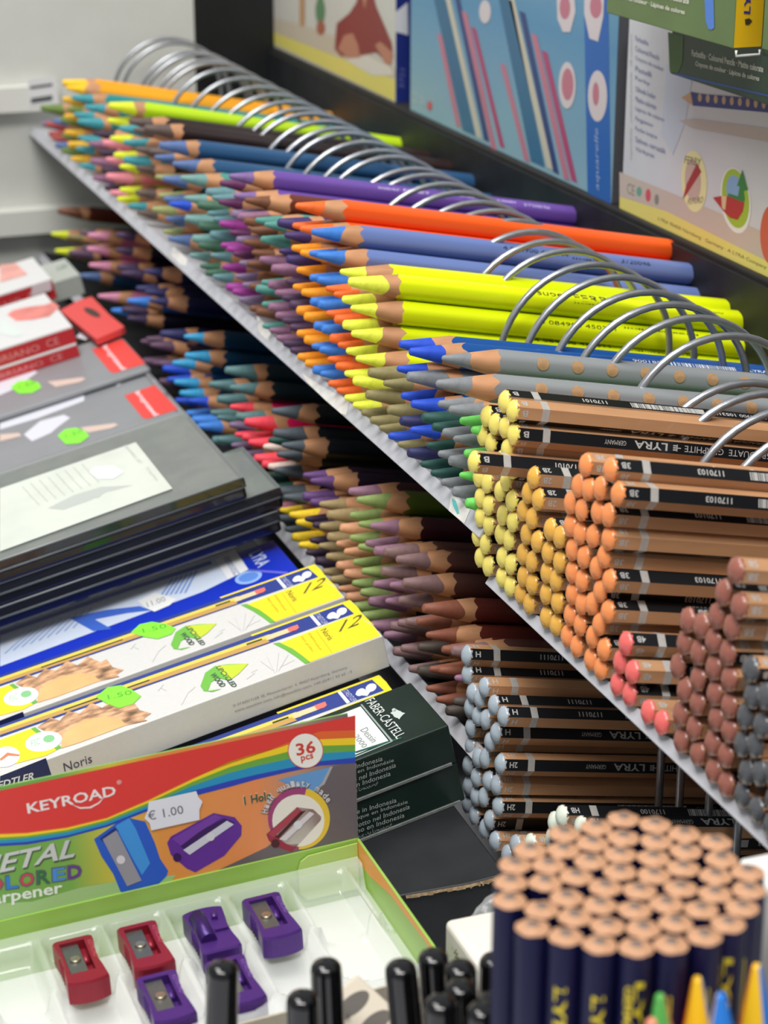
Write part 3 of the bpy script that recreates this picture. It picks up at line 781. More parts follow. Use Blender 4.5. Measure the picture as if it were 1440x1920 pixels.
decal(r2, 'small_text', lambda m: (T.text(m, 'graphite pencil', (577, 1189), (598, 1220), (583, 1187)), T.text(m, 'lapis grafito', (563, 1195), (584, 1224), (569, 1193))), (196, 172, 40))
decal(r2, 'leaf_mark', lambda m: (T.poly(m, [(376, 1287), (385, 1262), (404, 1249), (428, 1246), (466, 1245), (448, 1264), (430, 1277), (410, 1272), (396, 1280), (390, 1296), (416, 1292), (398, 1298), (382, 1296)], 0, .18)), (112, 184, 70))
decal(r2, 'leaf_mark_tip', lambda m: T.poly(m, [(405, 1249), (466, 1245), (448, 1264), (432, 1275), (416, 1262)], 0, .22), (196, 214, 56))
decal(r2, 'leaf_text', lambda m: (T.text(m, 'UPCYCLED', (404, 1252), (436, 1290), (414, 1249), 0, .26, True), T.text(m, 'WOOD', (393, 1266), (414, 1290), (404, 1262), 0, .26, True)), (58, 84, 70))
decal(r2, 'sketch_lines', lambda m: [T.poly(m, [(a, b), (c, d), (c + 1.2, d), (a + 1.2, b)], 0, .16) for a, b, c, d in ((515, 1262, 500, 1232), (518, 1260, 522, 1225), (522, 1258, 540, 1228), (512, 1258, 488, 1240), (524, 1252, 552, 1238), (470, 1262, 482, 1256), (462, 1274, 478, 1262), (340, 1322, 352, 1300), (352, 1300, 366, 1288), (335, 1320, 358, 1318), (300, 1290, 312, 1296), (296, 1296, 306, 1284))], (196, 196, 196))
decal(r2, 'wood_shavings_picture', lambda m: (T.poly(m, [(70, 1364), (96, 1346), (112, 1352), (128, 1334), (150, 1338), (172, 1318), (192, 1328), (212, 1310), (238, 1322), (250, 1316), (262, 1332), (284, 1338), (270, 1348), (276, 1352), (240, 1360), (160, 1380), (110, 1384)], 0, .15)), mat('shavings_print', (196, 152, 116), 0.45, noise=0.75, nscale=16, stretch=(1, 2, 1)))
decal(r2, 'pencil_end_picture', lambda m: T.poly(m, [(117, 1384), (128, 1368), (160, 1350), (196, 1344), (224, 1348), (238, 1360), (150, 1393), (114, 1404)], 0, .19), mat('pencil_end_print', (232, 182, 122), 0.45, noise=0.12, nscale=6))
decal(r2, 'left_yellow_panel', lambda m: T.poly(m, [(0, 1388), (60, 1366), (112, 1404), (85, 1418), (0, 1440)], 0, .17), YEL)
decal(r2, 'left_green_curve', lambda m: T.poly(m, [(58, 1367), (66, 1364), (116, 1402), (106, 1407)], 0, .2), GRN)
decal(r2, 'round_seal', lambda m: (T.ell(m, (82, 1391), 35, 18, 0, .22, -.2), T.ell(m, (10, 1420), 28, 19, 0, .22, -.2)), (240, 242, 240))
decal(r2, 'round_seal_print', lambda m: (T.ell(m, (92, 1386), 11, 7, 0, .26, -.2), T.text(m, 'FSC', (60, 1402), (76, 1396), (58, 1390), 0, .26)), (136, 198, 140))
decal(r2, 'seal_pencil', lambda m: T.poly(m, [(0, 1424), (14, 1412), (38, 1416), (36, 1419), (16, 1418), (2, 1428)], 0, .27), (212, 130, 90))
def stk(root, pts, T, lines=2, rgb=(136, 240, 62)):
    o = decal(root, 'price_sticker', lambda m: T.poly(m, pts, 0, .34), rgb)
    cx, cy = np.mean([p[0] for p in pts]), np.mean([p[1] for p in pts]); w = max(p[0] for p in pts) - min(p[0] for p in pts)
    decal(o, 'price_text', lambda m: T.text(m, '1.50', (cx - w * .25, cy + 6), (cx + w * .28, cy - 4), (cx - w * .28, cy - 2), 0, .42), (92, 170, 50))
stk(r2, [(180, 1308), (202, 1290), (228, 1286), (248, 1295), (265, 1306), (250, 1321), (224, 1329), (202, 1321)], T)
# front of this carton
decal(r2, 'navy_side_panel', lambda m: Fr.poly(m, [(0, 1455), (86, 1421), (97, 1455), (60, 1480), (0, 1500)], 0, .12), (30, 42, 92))
decal(r2, 'side_brand_text', lambda m: Fr.text(m, 'STAEDTLER', (-40, 1490), (64, 1461), (-38, 1475), 0, .2, True), (225, 225, 232))
decal(r2, 'side_name_text', lambda m: Fr.text(m, 'Noris', (121, 1447), (173, 1429), (118, 1431), 0, .2), (70, 72, 96))
decal(r2, 'side_small_text', lambda m: (Fr.text(m, '© STAEDTLER SE, Moosaeckerstr. 3, 90427 Nuernberg, Germany', (437, 1327), (651, 1254), (436, 1321), 0, .2), Fr.text(m, 'www.staedtler.com, info@staedtler.com, +49 (0)911 93 65 - 0', (440, 1337), (660, 1262), (439, 1331), 0, .2)), (150, 148, 146))
# copies: the one beside it and the one underneath
def shift_copy(src, F, xe, label, kn=None):
    c = copy_tree(src); o = onX((658, 1125), XE); d = (onX(F, xe) if kn is None else onp(F, NC, kn)) - o
    c.matrix_basis = Matrix.Translation(Vector([v * U for v in d])) @ src.matrix_basis
    c['label'] = label; return c
r1 = shift_copy(r2, (592, 1058), XE, 'yellow, white and blue pencil carton behind its twin, in front of the blue carton')
r3 = shift_copy(r2, (713, 1266), XE, 'yellow, white and blue pencil carton lying underneath, half hidden by the red lid', D['k'] - 13.9)
for r in (r1, r3):
    for ch in list(r.children):
        if ch.name.startswith('price_sticker'):
            for g in list(ch.children): bpy.data.objects.remove(g)
            bpy.data.objects.remove(ch)
T1 = Face(NC, NC @ onX((592, 1058), XE))
stk(r1, [(246, 1187), (262, 1172), (285, 1167), (310, 1171), (330, 1179), (322, 1190), (296, 1199), (270, 1195)], T1)
# --- dark green cartons
DG = mat('dark_green_card', (22, 40, 34), 0.32, noise=0.12, nscale=10)
fa, TF, FF, D1 = carton('pencil_carton', 'dark green pencil carton on top of its pair, white panel on its lid', 'box', (770, 1279), (838, 1361), 15.4, 182, DG, 'dark green pencil cartons', bevel=0.5)
decal(fa, 'white_panel', lambda m: TF.poly(m, [(500, 1393), (676, 1325), (729, 1390), (668, 1415), (500, 1478)], 0, .12), (224, 228, 226))
decal(fa, 'panel_outline', lambda m: [TF.band(m, a, b, 0, .18) for a, b in (([(676, 1322), (733, 1391)], [(679, 1321), (737, 1390)]), ([(733, 1391), (640, 1429)], [(737, 1391), (640, 1432)]))], (150, 166, 160))
decal(fa, 'brand_text', lambda m: TF.text(m, 'FABER-CASTELL', (684, 1316), (744, 1387), (701, 1308), 0, .2, False), (212, 218, 214))
decal(fa, 'emblem', lambda m: (TF.ell(m, (746, 1340), 9, 7, 0, .2), TF.poly(m, [(732, 1338), (742, 1330), (752, 1336), (760, 1338), (752, 1344), (749, 1350), (742, 1344)], 0, .22), TF.ell(m, (739, 1332), 4, 3, 0, .22)), (196, 206, 200))
decal(fa, 'panel_text', lambda m: (TF.text(m, 'Dessin', (675, 1370), (697, 1394), (688, 1364)), TF.text(m, '2000', (662, 1382), (680, 1404), (672, 1377))), (128, 136, 132))
decal(fa, 'lower_rule', lambda m: TF.band(m, [(665, 1410), (752, 1382)], [(668, 1413), (754, 1385)], 0, .15), (30, 84, 70))
def fctext(F, dx, dy):
    return lambda m: [F.text(m, s, (a + dx, b + dy), (c + dx, d + dy), (a + dx, b + dy - 9), 0, .15) for s, a, b, c, d in (('Made in Indonesia', 620, 1455, 717, 1426), ('Fabrique en Indonésie', 620, 1468, 738, 1430), ('Prodotto nel Indonesia', 620, 1482, 742, 1438), ('Hecho en Indonesia', 620, 1492, 732, 1454), ('صنع في أندونيسيا', 640, 1497, 708, 1472))]
decal(fa, 'side_text', fctext(FF, 0, 0), (176, 182, 180))
fb = shift_copy(fa, (0, 0), XE, 'dark green pencil carton underneath its twin, flat on the black board') if False else None
kb = D1['k'] - 15.7
root = empty('pencil_carton', QC * (D1['qe'] - 91) + YC * (D1['y0'] + D1['y1']) / 2 + NC * (kb - 15.6), 'dark green pencil carton underneath its twin, flat on the black board', 'box', 'dark green pencil cartons', axes(QC, YC, NC))
mb = MB(); mb.box((D1['qe'] - 182, D1['y0'], kb - 15.6), (D1['qe'], D1['y1'], kb), 0, (np.zeros(3), QC, YC, NC)); mb.build('card_body', DG, root, 0.5)
decal(root, 'side_text', fctext(FF, 26, 78), (176, 182, 180))
for r, k in ((fa, D1['k'] - 15.4), (root, kb - 15.6)):
    mb = MB(); mb.box((D1['qe'] - 60, D1['y0'] - .7, k), (D1['qe'] - 2, D1['y0'], k + .9), 0, (np.zeros(3), QC, YC, NC)); mb.build('card_flap_edge', mat('worn_card_edge', (120, 124, 122), 0.6, noise=.2), r)
# --- blue carton
bl, TB_, FB_, D2 = carton('pencil_carton', 'blue carton with pale printed sleeve between black cases and yellow cartons', 'box', (512, 1012), (580, 1080), 14, 187, mat('royal_blue_card', (24, 52, 190), 0.35))
decal(bl, 'pale_sleeve', lambda m: TB_.poly(m, [(0, 1172), (440, 1030), (466, 1068), (380, 1110), (0, 1250)], 0, .12), mat('pale_blue_print', (208, 220, 240), 0.35, noise=.03, nscale=5))
decal(bl, 'blue_stripe', lambda m: (TB_.band(m, [(0, 1184), (200, 1115), (395, 1052)], [(0, 1192), (200, 1122), (398, 1058)], 0, .18), TB_.poly(m, [(130, 1159), (200, 1144), (262, 1137), (285, 1145), (240, 1150), (178, 1162), (210, 1180), (175, 1184)], 0, .18)), (64, 106, 208))
decal(bl, 'hatching', lambda m: [TB_.poly(m, [(300 + 9 * i, 1118 - i), (322 + 9 * i, 1086 - 3 * i), (326 + 9 * i, 1085 - 3 * i), (304 + 9 * i, 1117 - i)], 0, .18) for i in range(6)] + [TB_.poly(m, [(8 + 16 * i, 1226 - 6 * i), (60 + 14 * i, 1180 - 5 * i), (61.5 + 14 * i, 1180 - 5 * i), (10.5 + 16 * i, 1226 - 6 * i)], 0, .18) for i in range(9)], (112, 150, 222))
decal(bl, 'sleeve_label', lambda m: TB_.poly(m, [(404, 1050), (441, 1032), (465, 1069), (428, 1087)], 0, .2), (238, 240, 244))
decal(bl, 'sleeve_text', lambda m: TB_.text(m, '000050SD', (418, 1047), (440, 1082), (429, 1043), 0, .26), (110, 128, 176))
decal(bl, 'brand_text', lambda m: TB_.text(m, 'LYRA', (466, 1040), (484, 1066), (490, 1030), 0, .2, True), (190, 204, 240))
decal(bl, 'round_emblem', lambda m: TB_.ell(m, (466, 1083), 26, 12, 0, .2, -.25), (150, 186, 244))
decal(bl, 'round_emblem_core', lambda m: TB_.ell(m, (466, 1083), 19, 8, 0, .24, -.25), (96, 142, 226))
decal(bl, 'violet_stripe', lambda m: TB_.band(m, [(466, 1068), (540, 1073)], [(465, 1072), (538, 1077)], 0, .2), (104, 104, 220))
decal(bl, 'price_tag', lambda m: TB_.poly(m, [(258, 1128), (290, 1112), (332, 1124), (318, 1136), (290, 1148), (276, 1142)], 0, .3), (236, 238, 238))
decal(bl, 'price_tag_text', lambda m: TB_.text(m, '11.00', (278, 1140), (312, 1128), (274, 1131), 0, .36), (150, 150, 150))
# --- black plastic cases
def case(label, F, N, h, length, xe, card, kn=None):
    q, n = QC, NC
    f = onX(F, xe) if kn is None else onp(F, n, kn); k = n @ f; g = onp(N, n, k); qe = q @ f; y0, y1 = g[1], f[1]
    root = empty('pencil_case', q * (qe - length / 2) + YC * (y0 + y1) / 2 + n * (k - h), label, 'case', 'clear-lidded black cases', axes(q, YC, n))
    fr = (np.zeros(3), q, YC, n)
    mb = MB(); mb.box((qe - length, y0, k - h), (qe, y1, k - h * .42), 0, fr); mb.build('base_tray', mat('black_gloss_plastic', (22, 25, 34), 0.14, coat=0.4), root, 1.6, 3)
    mb = MB(); mb.box((qe - length + 1, y0 + 1, k - h * .42), (qe - 1, y1 - 1, k - 0.8), 0, fr); mb.build('foam_inlay', mat('dark_inlay', (134, 138, 126), 0.5, noise=.3, nscale=8), root, .6)
    mb = MB(); mb.box((qe - length, y0 - .3, k - .5), (qe + .3, y1 + .3, k + .3), 0, fr)
    lid = mb.build('clear_lid', mat('clear_plastic', (150, 156, 154), 0.10, alpha=0.34, coat=0.5), root, .25)
    mb = MB(); mb.box((qe - length, y0 - .3, k - h * .45), (qe + .3, y0 + .4, k - .6), 0, fr); mb.box((qe - .4, y0 + .5, k - h * .45), (qe + .3, y1, k - .6), 0, fr)
    mb.build('lid_side', mat('smoked_plastic', (44, 48, 56), 0.10, alpha=.7, coat=.6, bump=.25, nscale=2.0, stretch=(1, 1, 12)), lid)
    mb = MB(); mb.tube([q * (qe - length + 2) + YC * (y0 - .35) + n * (k + .1), q * (qe - .5) + YC * (y0 - .35) + n * (k + .1)], .42, 8); mb.build('lid_edge', mat('edge_reflection', (150, 154, 156), .2, alpha=.8), lid)  # pale colour paints in the light line reflected along the lid edge
    mb = MB(); mb.tube([q * (qe - length + 2) + YC * (y0 - .5) + n * (k - h * .45), q * (qe - 1) + YC * (y0 - .5) + n * (k - h * .45)], .55, 8); mb.build('lid_rim', mat('rim_reflection', (112, 116, 124), 0.25, alpha=.6), lid)  # rim tube coloured pale so its reflection is part of the plastic
    return root, Face(n, k), qe, y0, y1, k
c3, _f, _q, _a, _b, k3 = case('lowest clear-lidded black case, its front corner beside the blue carton', (480, 912), (508, 962), 10.0, 185, -16, False)
c2, _f, _q, _a, _b, k2 = case('middle clear-lidded black case of the stack of three', (455, 838), (500, 921), 10.0, 185, -22, False, kn=k3 + 10.4)
c1, TC, qe, y0, y1, k = case('topmost clear-lidded black case with a pale printed card under its lid', (345, 770), (454, 895), 10.0, 180, -36, True, kn=k2 + 10.6)
cd = decal(c1, 'pale_card', lambda m: TC.poly(m, [(0, 918), (255, 831), (324, 918), (0, 1036)], 0, .5), mat('pale_card', (206, 212, 202), 0.5, noise=.05, nscale=6))
decal(cd, 'card_text', lambda m: (TC.text(m, 'DRAWING SET', (232, 838), (262, 872), (238, 836), 0, .56), TC.text(m, 'Graphite', (272, 880), (292, 905), (279, 877), 0, .56), *[TC.text(m, 'sketching pencils', (40 + 16 * i, 915 - 6 * i), (72 + 16 * i, 950 - 6 * i), (44 + 16 * i, 913 - 6 * i), 0, .56) for i in range(8)]), (178, 184, 174))
decal(cd, 'sketch_print', lambda m: (TC.poly(m, [(90, 955), (140, 930), (190, 915), (250, 912), (200, 925), (170, 940), (120, 958)], 0, .56), TC.ell(m, (178, 928), 14, 8, 0, .58)), (184, 190, 184))
decal(c1, 'price_sticker', lambda m: TC.poly(m, [(168, 888), (180, 878), (214, 876), (233, 888), (214, 900), (185, 901)], 0, .7), (230, 234, 234))
# --- grey tins with red labels
def tin(label, F, N, h, length, xe, off, stick, kn=None):
    root, T, Fq, D = carton('pencil_tin', label, 'tin', F, N, h, length, mat('grey_tin', (138, 140, 144), 0.32, noise=.05, nscale=4), 'grey tins with red labels', xe, 2.0, kn=kn)
    ox, oy = off
    s = lambda pts: [(x + ox, y + oy) for x, y in pts]
    o = decal(root, 'red_label', lambda m: T.poly(m, s([(233, 742), (290, 722), (334, 768), (276, 786), (268, 784)]), 0, .15), (226, 72, 66))
    decal(o, 'label_text', lambda m: T.text(m, 'bruynzeel', *s([(250, 737), (286, 782), (262, 733)]), 0, .22, True), (246, 226, 232))
    decal(root, 'sketch_picture', lambda m: [T.poly(m, s(p), 0, .14) for p in ([(204, 718), (212, 710), (244, 706), (222, 724)], [(0, 770), (60, 752), (140, 730), (158, 738), (158, 752), (70, 785), (0, 806)], [(45, 815), (75, 790), (120, 778), (132, 784), (110, 800), (96, 812), (60, 828)])], (216, 217, 226))
    decal(root, 'pencil_picture', lambda m: [T.poly(m, s(p), 0, .16) for p in ([(150, 802), (215, 794), (222, 797), (210, 803), (165, 812)], [(0, 815), (36, 812), (40, 818), (0, 828)], [(105, 705), (170, 690), (176, 694), (110, 713)])], (214, 190, 178))
    stk(root, stick, T)
    return D
Dt = tin('grey pencil tin with red label, nearer of the pair and uncovered', (266, 690), (344, 784), 6.5, 185, -16, (0, 0), [(108, 818), (122, 806), (142, 803), (158, 808), (168, 819), (150, 832), (124, 834)])
KT = Dt['k']
tin('grey pencil tin with red label, half buried under red and white boxes', (222, 622), (272, 693), 3.2, 185, -44, (-61, -86), [(20, 727), (34, 716), (56, 713), (72, 718), (78, 728), (60, 738), (36, 739)], kn=KT + 3.5)
# --- red and white boxes
RED = (190, 44, 50)
def redbox(label, F, N, xe, h=11, kn=None):
    root, T, Fq, D = carton('red_white_box', label, 'box', F, N, h, 120, mat('white_gloss_card', (218, 218, 218), 0.3), 'red and white boxes', xe, .5, kn=kn)
    y0, q, n, qe, k = D['y0'], D['q'], D['n'], D['qe'], D['k']
    mb = MB(); mb.poly([q * (qe - u) + YC * (y0 - .1) + n * (k - v) for u, v in ((120, 1.2), (0, 1.2), (0, h), (120, h))]); mb.poly([q * (qe + .1) + YC * yy + n * (k - v) for yy, v in ((y0, 1.2), (D['y1'], 1.2), (D['y1'], h), (y0, h))])
    o = mb.build('red_side', ink(RED), root)
    mb = MB(); P = lambda u, v: q * (qe - u) + YC * (y0 - .25) + n * (k - v)
    put_text(mb, 'FABRIANO', P(52, h * .8), P(20, h * .8), P(52, h * .42)); put_text(mb, 'CE', P(16, h * .8), P(9, h * .8), P(16, h * .35)); mb.build('side_text', ink((222, 140, 140)), o)
    return root, T
ra, TR = redbox('red and white box on top of the stack, red oval picture on its lid', (84, 549), (165, 601), -48, 9.5, kn=KT + 3.5 + 17.5)
decal(ra, 'oval_picture', lambda m: TR.poly(m, [(14, 590), (24, 582), (50, 576), (84, 572), (100, 566), (112, 576), (92, 594), (60, 600), (30, 602)], 0, .15), mat('red_picture_print', (222, 130, 122), .4, noise=.2, nscale=10))
decal(ra, 'pale_label', lambda m: TR.poly(m, [(0, 598), (12, 600), (44, 628), (24, 632), (0, 626)], 0, .15), (214, 222, 218))
redbox('red and white box directly under the topmost one', (100, 590), (171, 634), -45, 7.6, kn=KT + 3.5 + 7.8)
rc, TR2 = redbox('white box with red picture and pale side, behind the red-sided stack', (62, 482), (92, 523), -68, 12, kn=KT + 22)
decal(rc, 'red_picture', lambda m: TR2.poly(m, [(0, 497), (30, 494), (42, 505), (52, 515), (0, 530)], 0, .15), mat('pale_red_print', (222, 160, 150), .4, noise=.15, nscale=10))
decal(rc, 'pale_side', lambda m: Face((0, -1, 0), -onp((92, 524), NC, TR2.k)[1] + .25).poly(m, [(60, 537), (95, 524), (97, 544), (58, 556)]), (218, 208, 212))
# red card with hanging hole, and the pale grey box behind it
q = NC; kc = KT + 9.0; TT = Face(NC, kc)
root = empty('hang_card', TT.p((170, 600)), 'red card with a hanging hole lying behind the red and white boxes', 'card', None, axes(QC, YC, NC))
pl_ = [(112, 582), (150, 562), (172, 556), (205, 590), (233, 612), (226, 617), (180, 636), (150, 612)]
mb = MB(); a = mb.ring([TT.p(p, 0) for p in pl_]); b = mb.ring([TT.p(p, -3.5) for p in pl_]); mb.cap(a); mb.cap(b, flip=True); mb.bridge(a, b, smooth=False); mb.build('card', mat('red_card', (222, 78, 76), .4), root)
mb = MB(); TT.ell(mb, (173, 586), 17, 6, 0, .15, .45); mb.build('hanging_hole', ink((70, 50, 44)), root)
gb, TG, FG, _D = carton('grey_box', 'small pale grey box with handwritten price, beside the far pencil tips', 'box', (122, 484), (164, 510), 12, 34, mat('pale_grey_card', (176, 182, 174), .5, noise=.04), None, -36, kn=KT + 12)
decal(gb, 'price_text', lambda m: TG.text(m, '2.80', (106, 508), (126, 502), (106, 500), 0, .15), (120, 128, 122))

# ================================================================== sharpener display box
B2 = math.radians(2.8)
QK, NK = np.array([math.cos(B2), 0, math.sin(B2)]), np.array([-math.sin(B2), 0, math.cos(B2)])
K = atd((672, 1570), 640.0); KK = NK @ K; KQ = QK @ K
th = math.radians(5); LV = NK * math.cos(th) + YC * math.sin(th); LN = -(YC * math.cos(th) - NK * math.sin(th))
LH, LW, TD, DEP = 41.5, 190.0, 76.0, 21.0
disp = empty('sharpener_display_box', QK * (KQ - LW / 2) + YC * (K[1] - TD / 2) + NK * (KK - DEP), 'open display box of pencil sharpeners with upright red rainbow lid', 'box', None, axes(QK, YC, NK))
fr = (np.zeros(3), QK, YC, NK)
Lf = Face(LN, LN @ K)
CARD = mat('grey_card', (176, 168, 150), .7, noise=.05)
mb = MB(); fl = (K, QK, LV, LN); mb.box((-LW, 0, -.7), (0, LH, 0), 0, fl)
lid = mb.build('lid', mat('lid_green_print', (128, 176, 92), .3), disp)
def LP(u, v, l=.1): return K - QK * u + LV * v + LN * l
SX = (KQ - LW / 2) * U
art = ramp_mat('printed_rainbow_blend', [(0.0, (104, 160, 76)), (0.42, (120, 172, 78)), (0.52, (216, 196, 70)), (0.60, (226, 150, 70)), (0.80, (228, 140, 84)), (0.90, (176, 140, 120)), (1.0, (110, 100, 104))], 0, (LW / 2 - LW) * U * .62, (LW / 2) * U, .3)
decal(lid, 'printed_blend', lambda m: m.poly([LP(LW, 0), LP(0, 0), LP(0, LH), LP(LW, LH)]), art)
xs = [666, 600, 540, 480, 430, 360, 275, 200, 125, 50, 0]
def bnd(*ys): return list(zip(xs, ys))
b_red = bnd(1369, 1371, 1392, 1415, 1432, 1459, 1500, 1532, 1550, 1560, 1562)
b_or = bnd(1383, 1386, 1396, 1412, 1428, 1461, 1502, 1534, 1552, 1562, 1564)
b_ye = bnd(1396, 1398, 1409, 1424, 1438, 1466, 1506, 1537, 1556, 1567, 1570)
b_gr = bnd(1408, 1412, 1423, 1436, 1449, 1473, 1511, 1541, 1560, 1571, 1575)
b_cy = bnd(1420, 1427, 1440, 1452, 1464, 1483, 1516, 1546, 1566, 1578, 1581)
b_bl = bnd(1430, 1435, 1447, 1461, 1475, 1493, 1521, 1550, 1570, 1583, 1586)
ext = lambda b: b + [(-330, b[-1][1] - 6)]
tops = [(666, 1338.5), (0, 1480.5), (-330, 1551)]
decal(lid, 'red_field', lambda m: Lf.poly(m, [(666, 1341), (0, 1482), (-330, 1552)] + ext(b_red)[::-1], 0, .16), (222, 62, 56))
for nm, a, b, c in (('orange_stripe', b_red, b_or, (228, 104, 48)), ('yellow_stripe', b_or, b_ye, (246, 208, 40)), ('green_stripe', b_ye, b_gr, (108, 168, 66)), ('cyan_stripe', b_gr, b_cy, (40, 146, 190)), ('blue_stripe', b_cy, b_bl, (44, 66, 178))):
    decal(lid, nm, lambda m, a=a, b=b: Lf.band(m, ext(a), ext(b), 0, .17), c)
decal(lid, 'pale_blue_wedge', lambda m: Lf.poly(m, [(520, 1462), (618, 1438), (604, 1470), (590, 1484), (560, 1478)], 0, .16), (100, 152, 206))
decal(lid, 'grey_sweep', lambda m: Lf.poly(m, [(667, 1430), (622, 1436), (606, 1470), (570, 1520), (540, 1556), (500, 1588), (437, 1618), (330, 1668), (155, 1711), (300, 1684), (450, 1642), (640, 1585), (671, 1574)], 0, .16), mat('grey_sweep_print', (104, 94, 98), .3))
decal(lid, 'silver_edge', lambda m: Lf.band(m, [(624, 1436), (608, 1470), (590, 1482)], [(618, 1438), (603, 1468), (586, 1484)], 0, .2), (170, 168, 170))
decal(lid, 'pale_green_field', lambda m: Lf.poly(m, [(-120, 1700), (60, 1690), (150, 1664), (240, 1648), (330, 1640), (300, 1676), (150, 1708), (0, 1733), (-120, 1760)], 0, .15), (160, 196, 128))
decal(lid, 'brand_text', lambda m: (Lf.text(m, 'KEYROAD', (52, 1525.5), (218, 1491), (49, 1506), 0, .24, True), Lf.band(m, [(132, 1507), (150, 1513), (168, 1512), (184, 1504), (196, 1493)], [(132, 1507), (150, 1516), (170, 1515), (186, 1506), (196, 1493)], 0, .24), Lf.text(m, '®', (219, 1471), (228, 1469), (218, 1463), 0, .24)), (238, 226, 222))
decal(lid, 'metal_text', lambda m: Lf.text(m, 'METAL', (-52, 1647), (138, 1606), (-40, 1610), 0, .26, True), mat('silver_ink', (214, 218, 214), .3, metal=.3))
decal(lid, 'metal_text_shadow', lambda m: Lf.text(m, 'METAL', (-50, 1650), (140, 1609), (-38, 1612), 0, .22, True), (70, 92, 62))
for ch, c, x0, x1 in (('C', (90, 70, 150), -68, -44), ('O', (190, 66, 84), -36, 6), ('L', (50, 128, 208), 12, 34), ('O', (196, 70, 88), 38, 63), ('R', (56, 110, 74), 70, 93), ('E', (74, 140, 214), 99, 122), ('D', (104, 60, 140), 128, 152)):
    yb = lambda x: 1669 - 0.165 * x
    decal(lid, 'letter_backing', lambda m, ch=ch, x0=x0, x1=x1: Lf.text(m, ch, (x0 - 2.5, yb(x0) + 2), (x1 + 2.5, yb(x1) + 2), (x0 - 3.5, yb(x0) - 26), 0, .22, True), (96, 104, 100))
    decal(lid, 'coloured_letter', lambda m, ch=ch, x0=x0, x1=x1: Lf.text(m, ch, (x0, yb(x0)), (x1, yb(x1)), (x0 - 1, yb(x0) - 24), 0, .27, True), c)
decal(lid, 'word_text', lambda m: Lf.text(m, 'sharpener', (-50, 1709), (118, 1680), (-52, 1680), 0, .25, True), (226, 236, 218))
def sharp_pic(name, body, face, slot, blade, screw, hole, cols):
    o = decal(lid, name, lambda m: Lf.poly(m, body, 0, .2), cols[0])
    decal(o, 'picture_facet', lambda m: Lf.poly(m, face, 0, .24), cols[1]); decal(o, 'picture_slot', lambda m: Lf.poly(m, slot, 0, .28), cols[2])
    decal(o, 'picture_blade', lambda m: Lf.poly(m, blade, 0, .32), cols[3])
    decal(o, 'picture_screw', lambda m: Lf.ell(m, screw, 8, 8, 0, .36), (216, 214, 220))
    if hole: decal(o, 'picture_hole', lambda m: Lf.ell(m, hole, 8, 8, 0, .3), cols[2])
sharp_pic('blue_sharpener_picture', [(176, 1573), (218, 1543), (240, 1533), (272, 1540), (290, 1580), (300, 1610), (315, 1632), (312, 1642), (292, 1662), (272, 1672), (240, 1674), (226, 1672), (212, 1638), (190, 1605)], [(216, 1548), (242, 1533), (254, 1553), (281, 1618), (266, 1640), (252, 1616)], [(187, 1572), (215, 1551), (222, 1557), (193, 1578)], [(192, 1573), (218, 1556), (265, 1650), (238, 1661)], (226, 1611), None, ((42, 92, 196), (66, 150, 222), (30, 50, 120), (150, 150, 156)))
sharp_pic('purple_sharpener_picture', [(313, 1580), (320, 1568), (400, 1524), (440, 1532), (453, 1548), (452, 1566), (420, 1604), (366, 1635), (350, 1628), (320, 1602)], [(322, 1572), (402, 1526), (415, 1532), (340, 1586)], [(338, 1586), (372, 1560), (388, 1550), (420, 1534), (440, 1542), (358, 1600)], [(343, 1593), (425, 1538), (438, 1545), (355, 1602)], (394, 1568), (332, 1607), ((98, 46, 148), (116, 62, 164), (56, 24, 88), (206, 206, 218)))
decal(lid, 'ring_picture', lambda m: Lf.ell(m, (560, 1534), 58, 58, 0, .18), (158, 62, 116))
decal(lid, 'ring_picture_yellow', lambda m: Lf.poly(m, [(560, 1592)] + [(560 + 58.3 * math.cos(a), 1534 - 58.3 * math.sin(a)) for a in np.linspace(-PI * .5, PI * .42, 20)] + [(560, 1534)], 0, .19), (226, 190, 60))
decal(lid, 'ring_picture_white', lambda m: Lf.ell(m, (559, 1538), 49, 49, 0, .2), (232, 226, 214))
sharp_pic('red_sharpener_picture', [(499, 1564), (556, 1513), (587, 1517), (602, 1531), (601, 1538), (547, 1597), (525, 1590), (504, 1576)], [(502, 1563), (557, 1514), (566, 1519), (512, 1570)], [(516, 1569), (563, 1521), (573, 1519), (523, 1571)], [(523, 1573), (580, 1521), (589, 1525), (535, 1576)], (558, 1546), (516, 1581), ((150, 40, 62), (168, 60, 78), (70, 18, 30), (214, 206, 210)))
def arc_text(m, s, c, r, a0, a1, hgt, lift):
    n = len(s)
    for i, ch in enumerate(s):
        if ch == ' ': continue
        a = a0 + (a1 - a0) * (i + .5) / n; da = (a1 - a0) / n * .42
        P = lambda an, rr: (c[0] + rr * math.cos(an), c[1] - rr * math.sin(an))
        up = hgt if (ch.isupper() or ch in 'hdltk') else hgt * .75
        Lf.text(m, ch, P(a - da, r), P(a + da, r), P(a - da, r + up), 0, lift, True)
decal(lid, 'quality_text_outline', lambda m: arc_text(m, 'High quality made', (561, 1535), 58.5, math.radians(172), math.radians(28), 15, .3), (84, 78, 84))
decal(lid, 'quality_text', lambda m: arc_text(m, 'High quality made', (560, 1534), 60, math.radians(172), math.radians(28), 12, .34), (206, 202, 204))
decal(lid, 'count_badge', lambda m: Lf.ell(m, (572.5, 1407), 33.5, 33.5, 0, .22), (206, 66, 60))
decal(lid, 'count_badge_white', lambda m: Lf.ell(m, (572.5, 1407), 32, 32, 0, .25), (240, 236, 226))
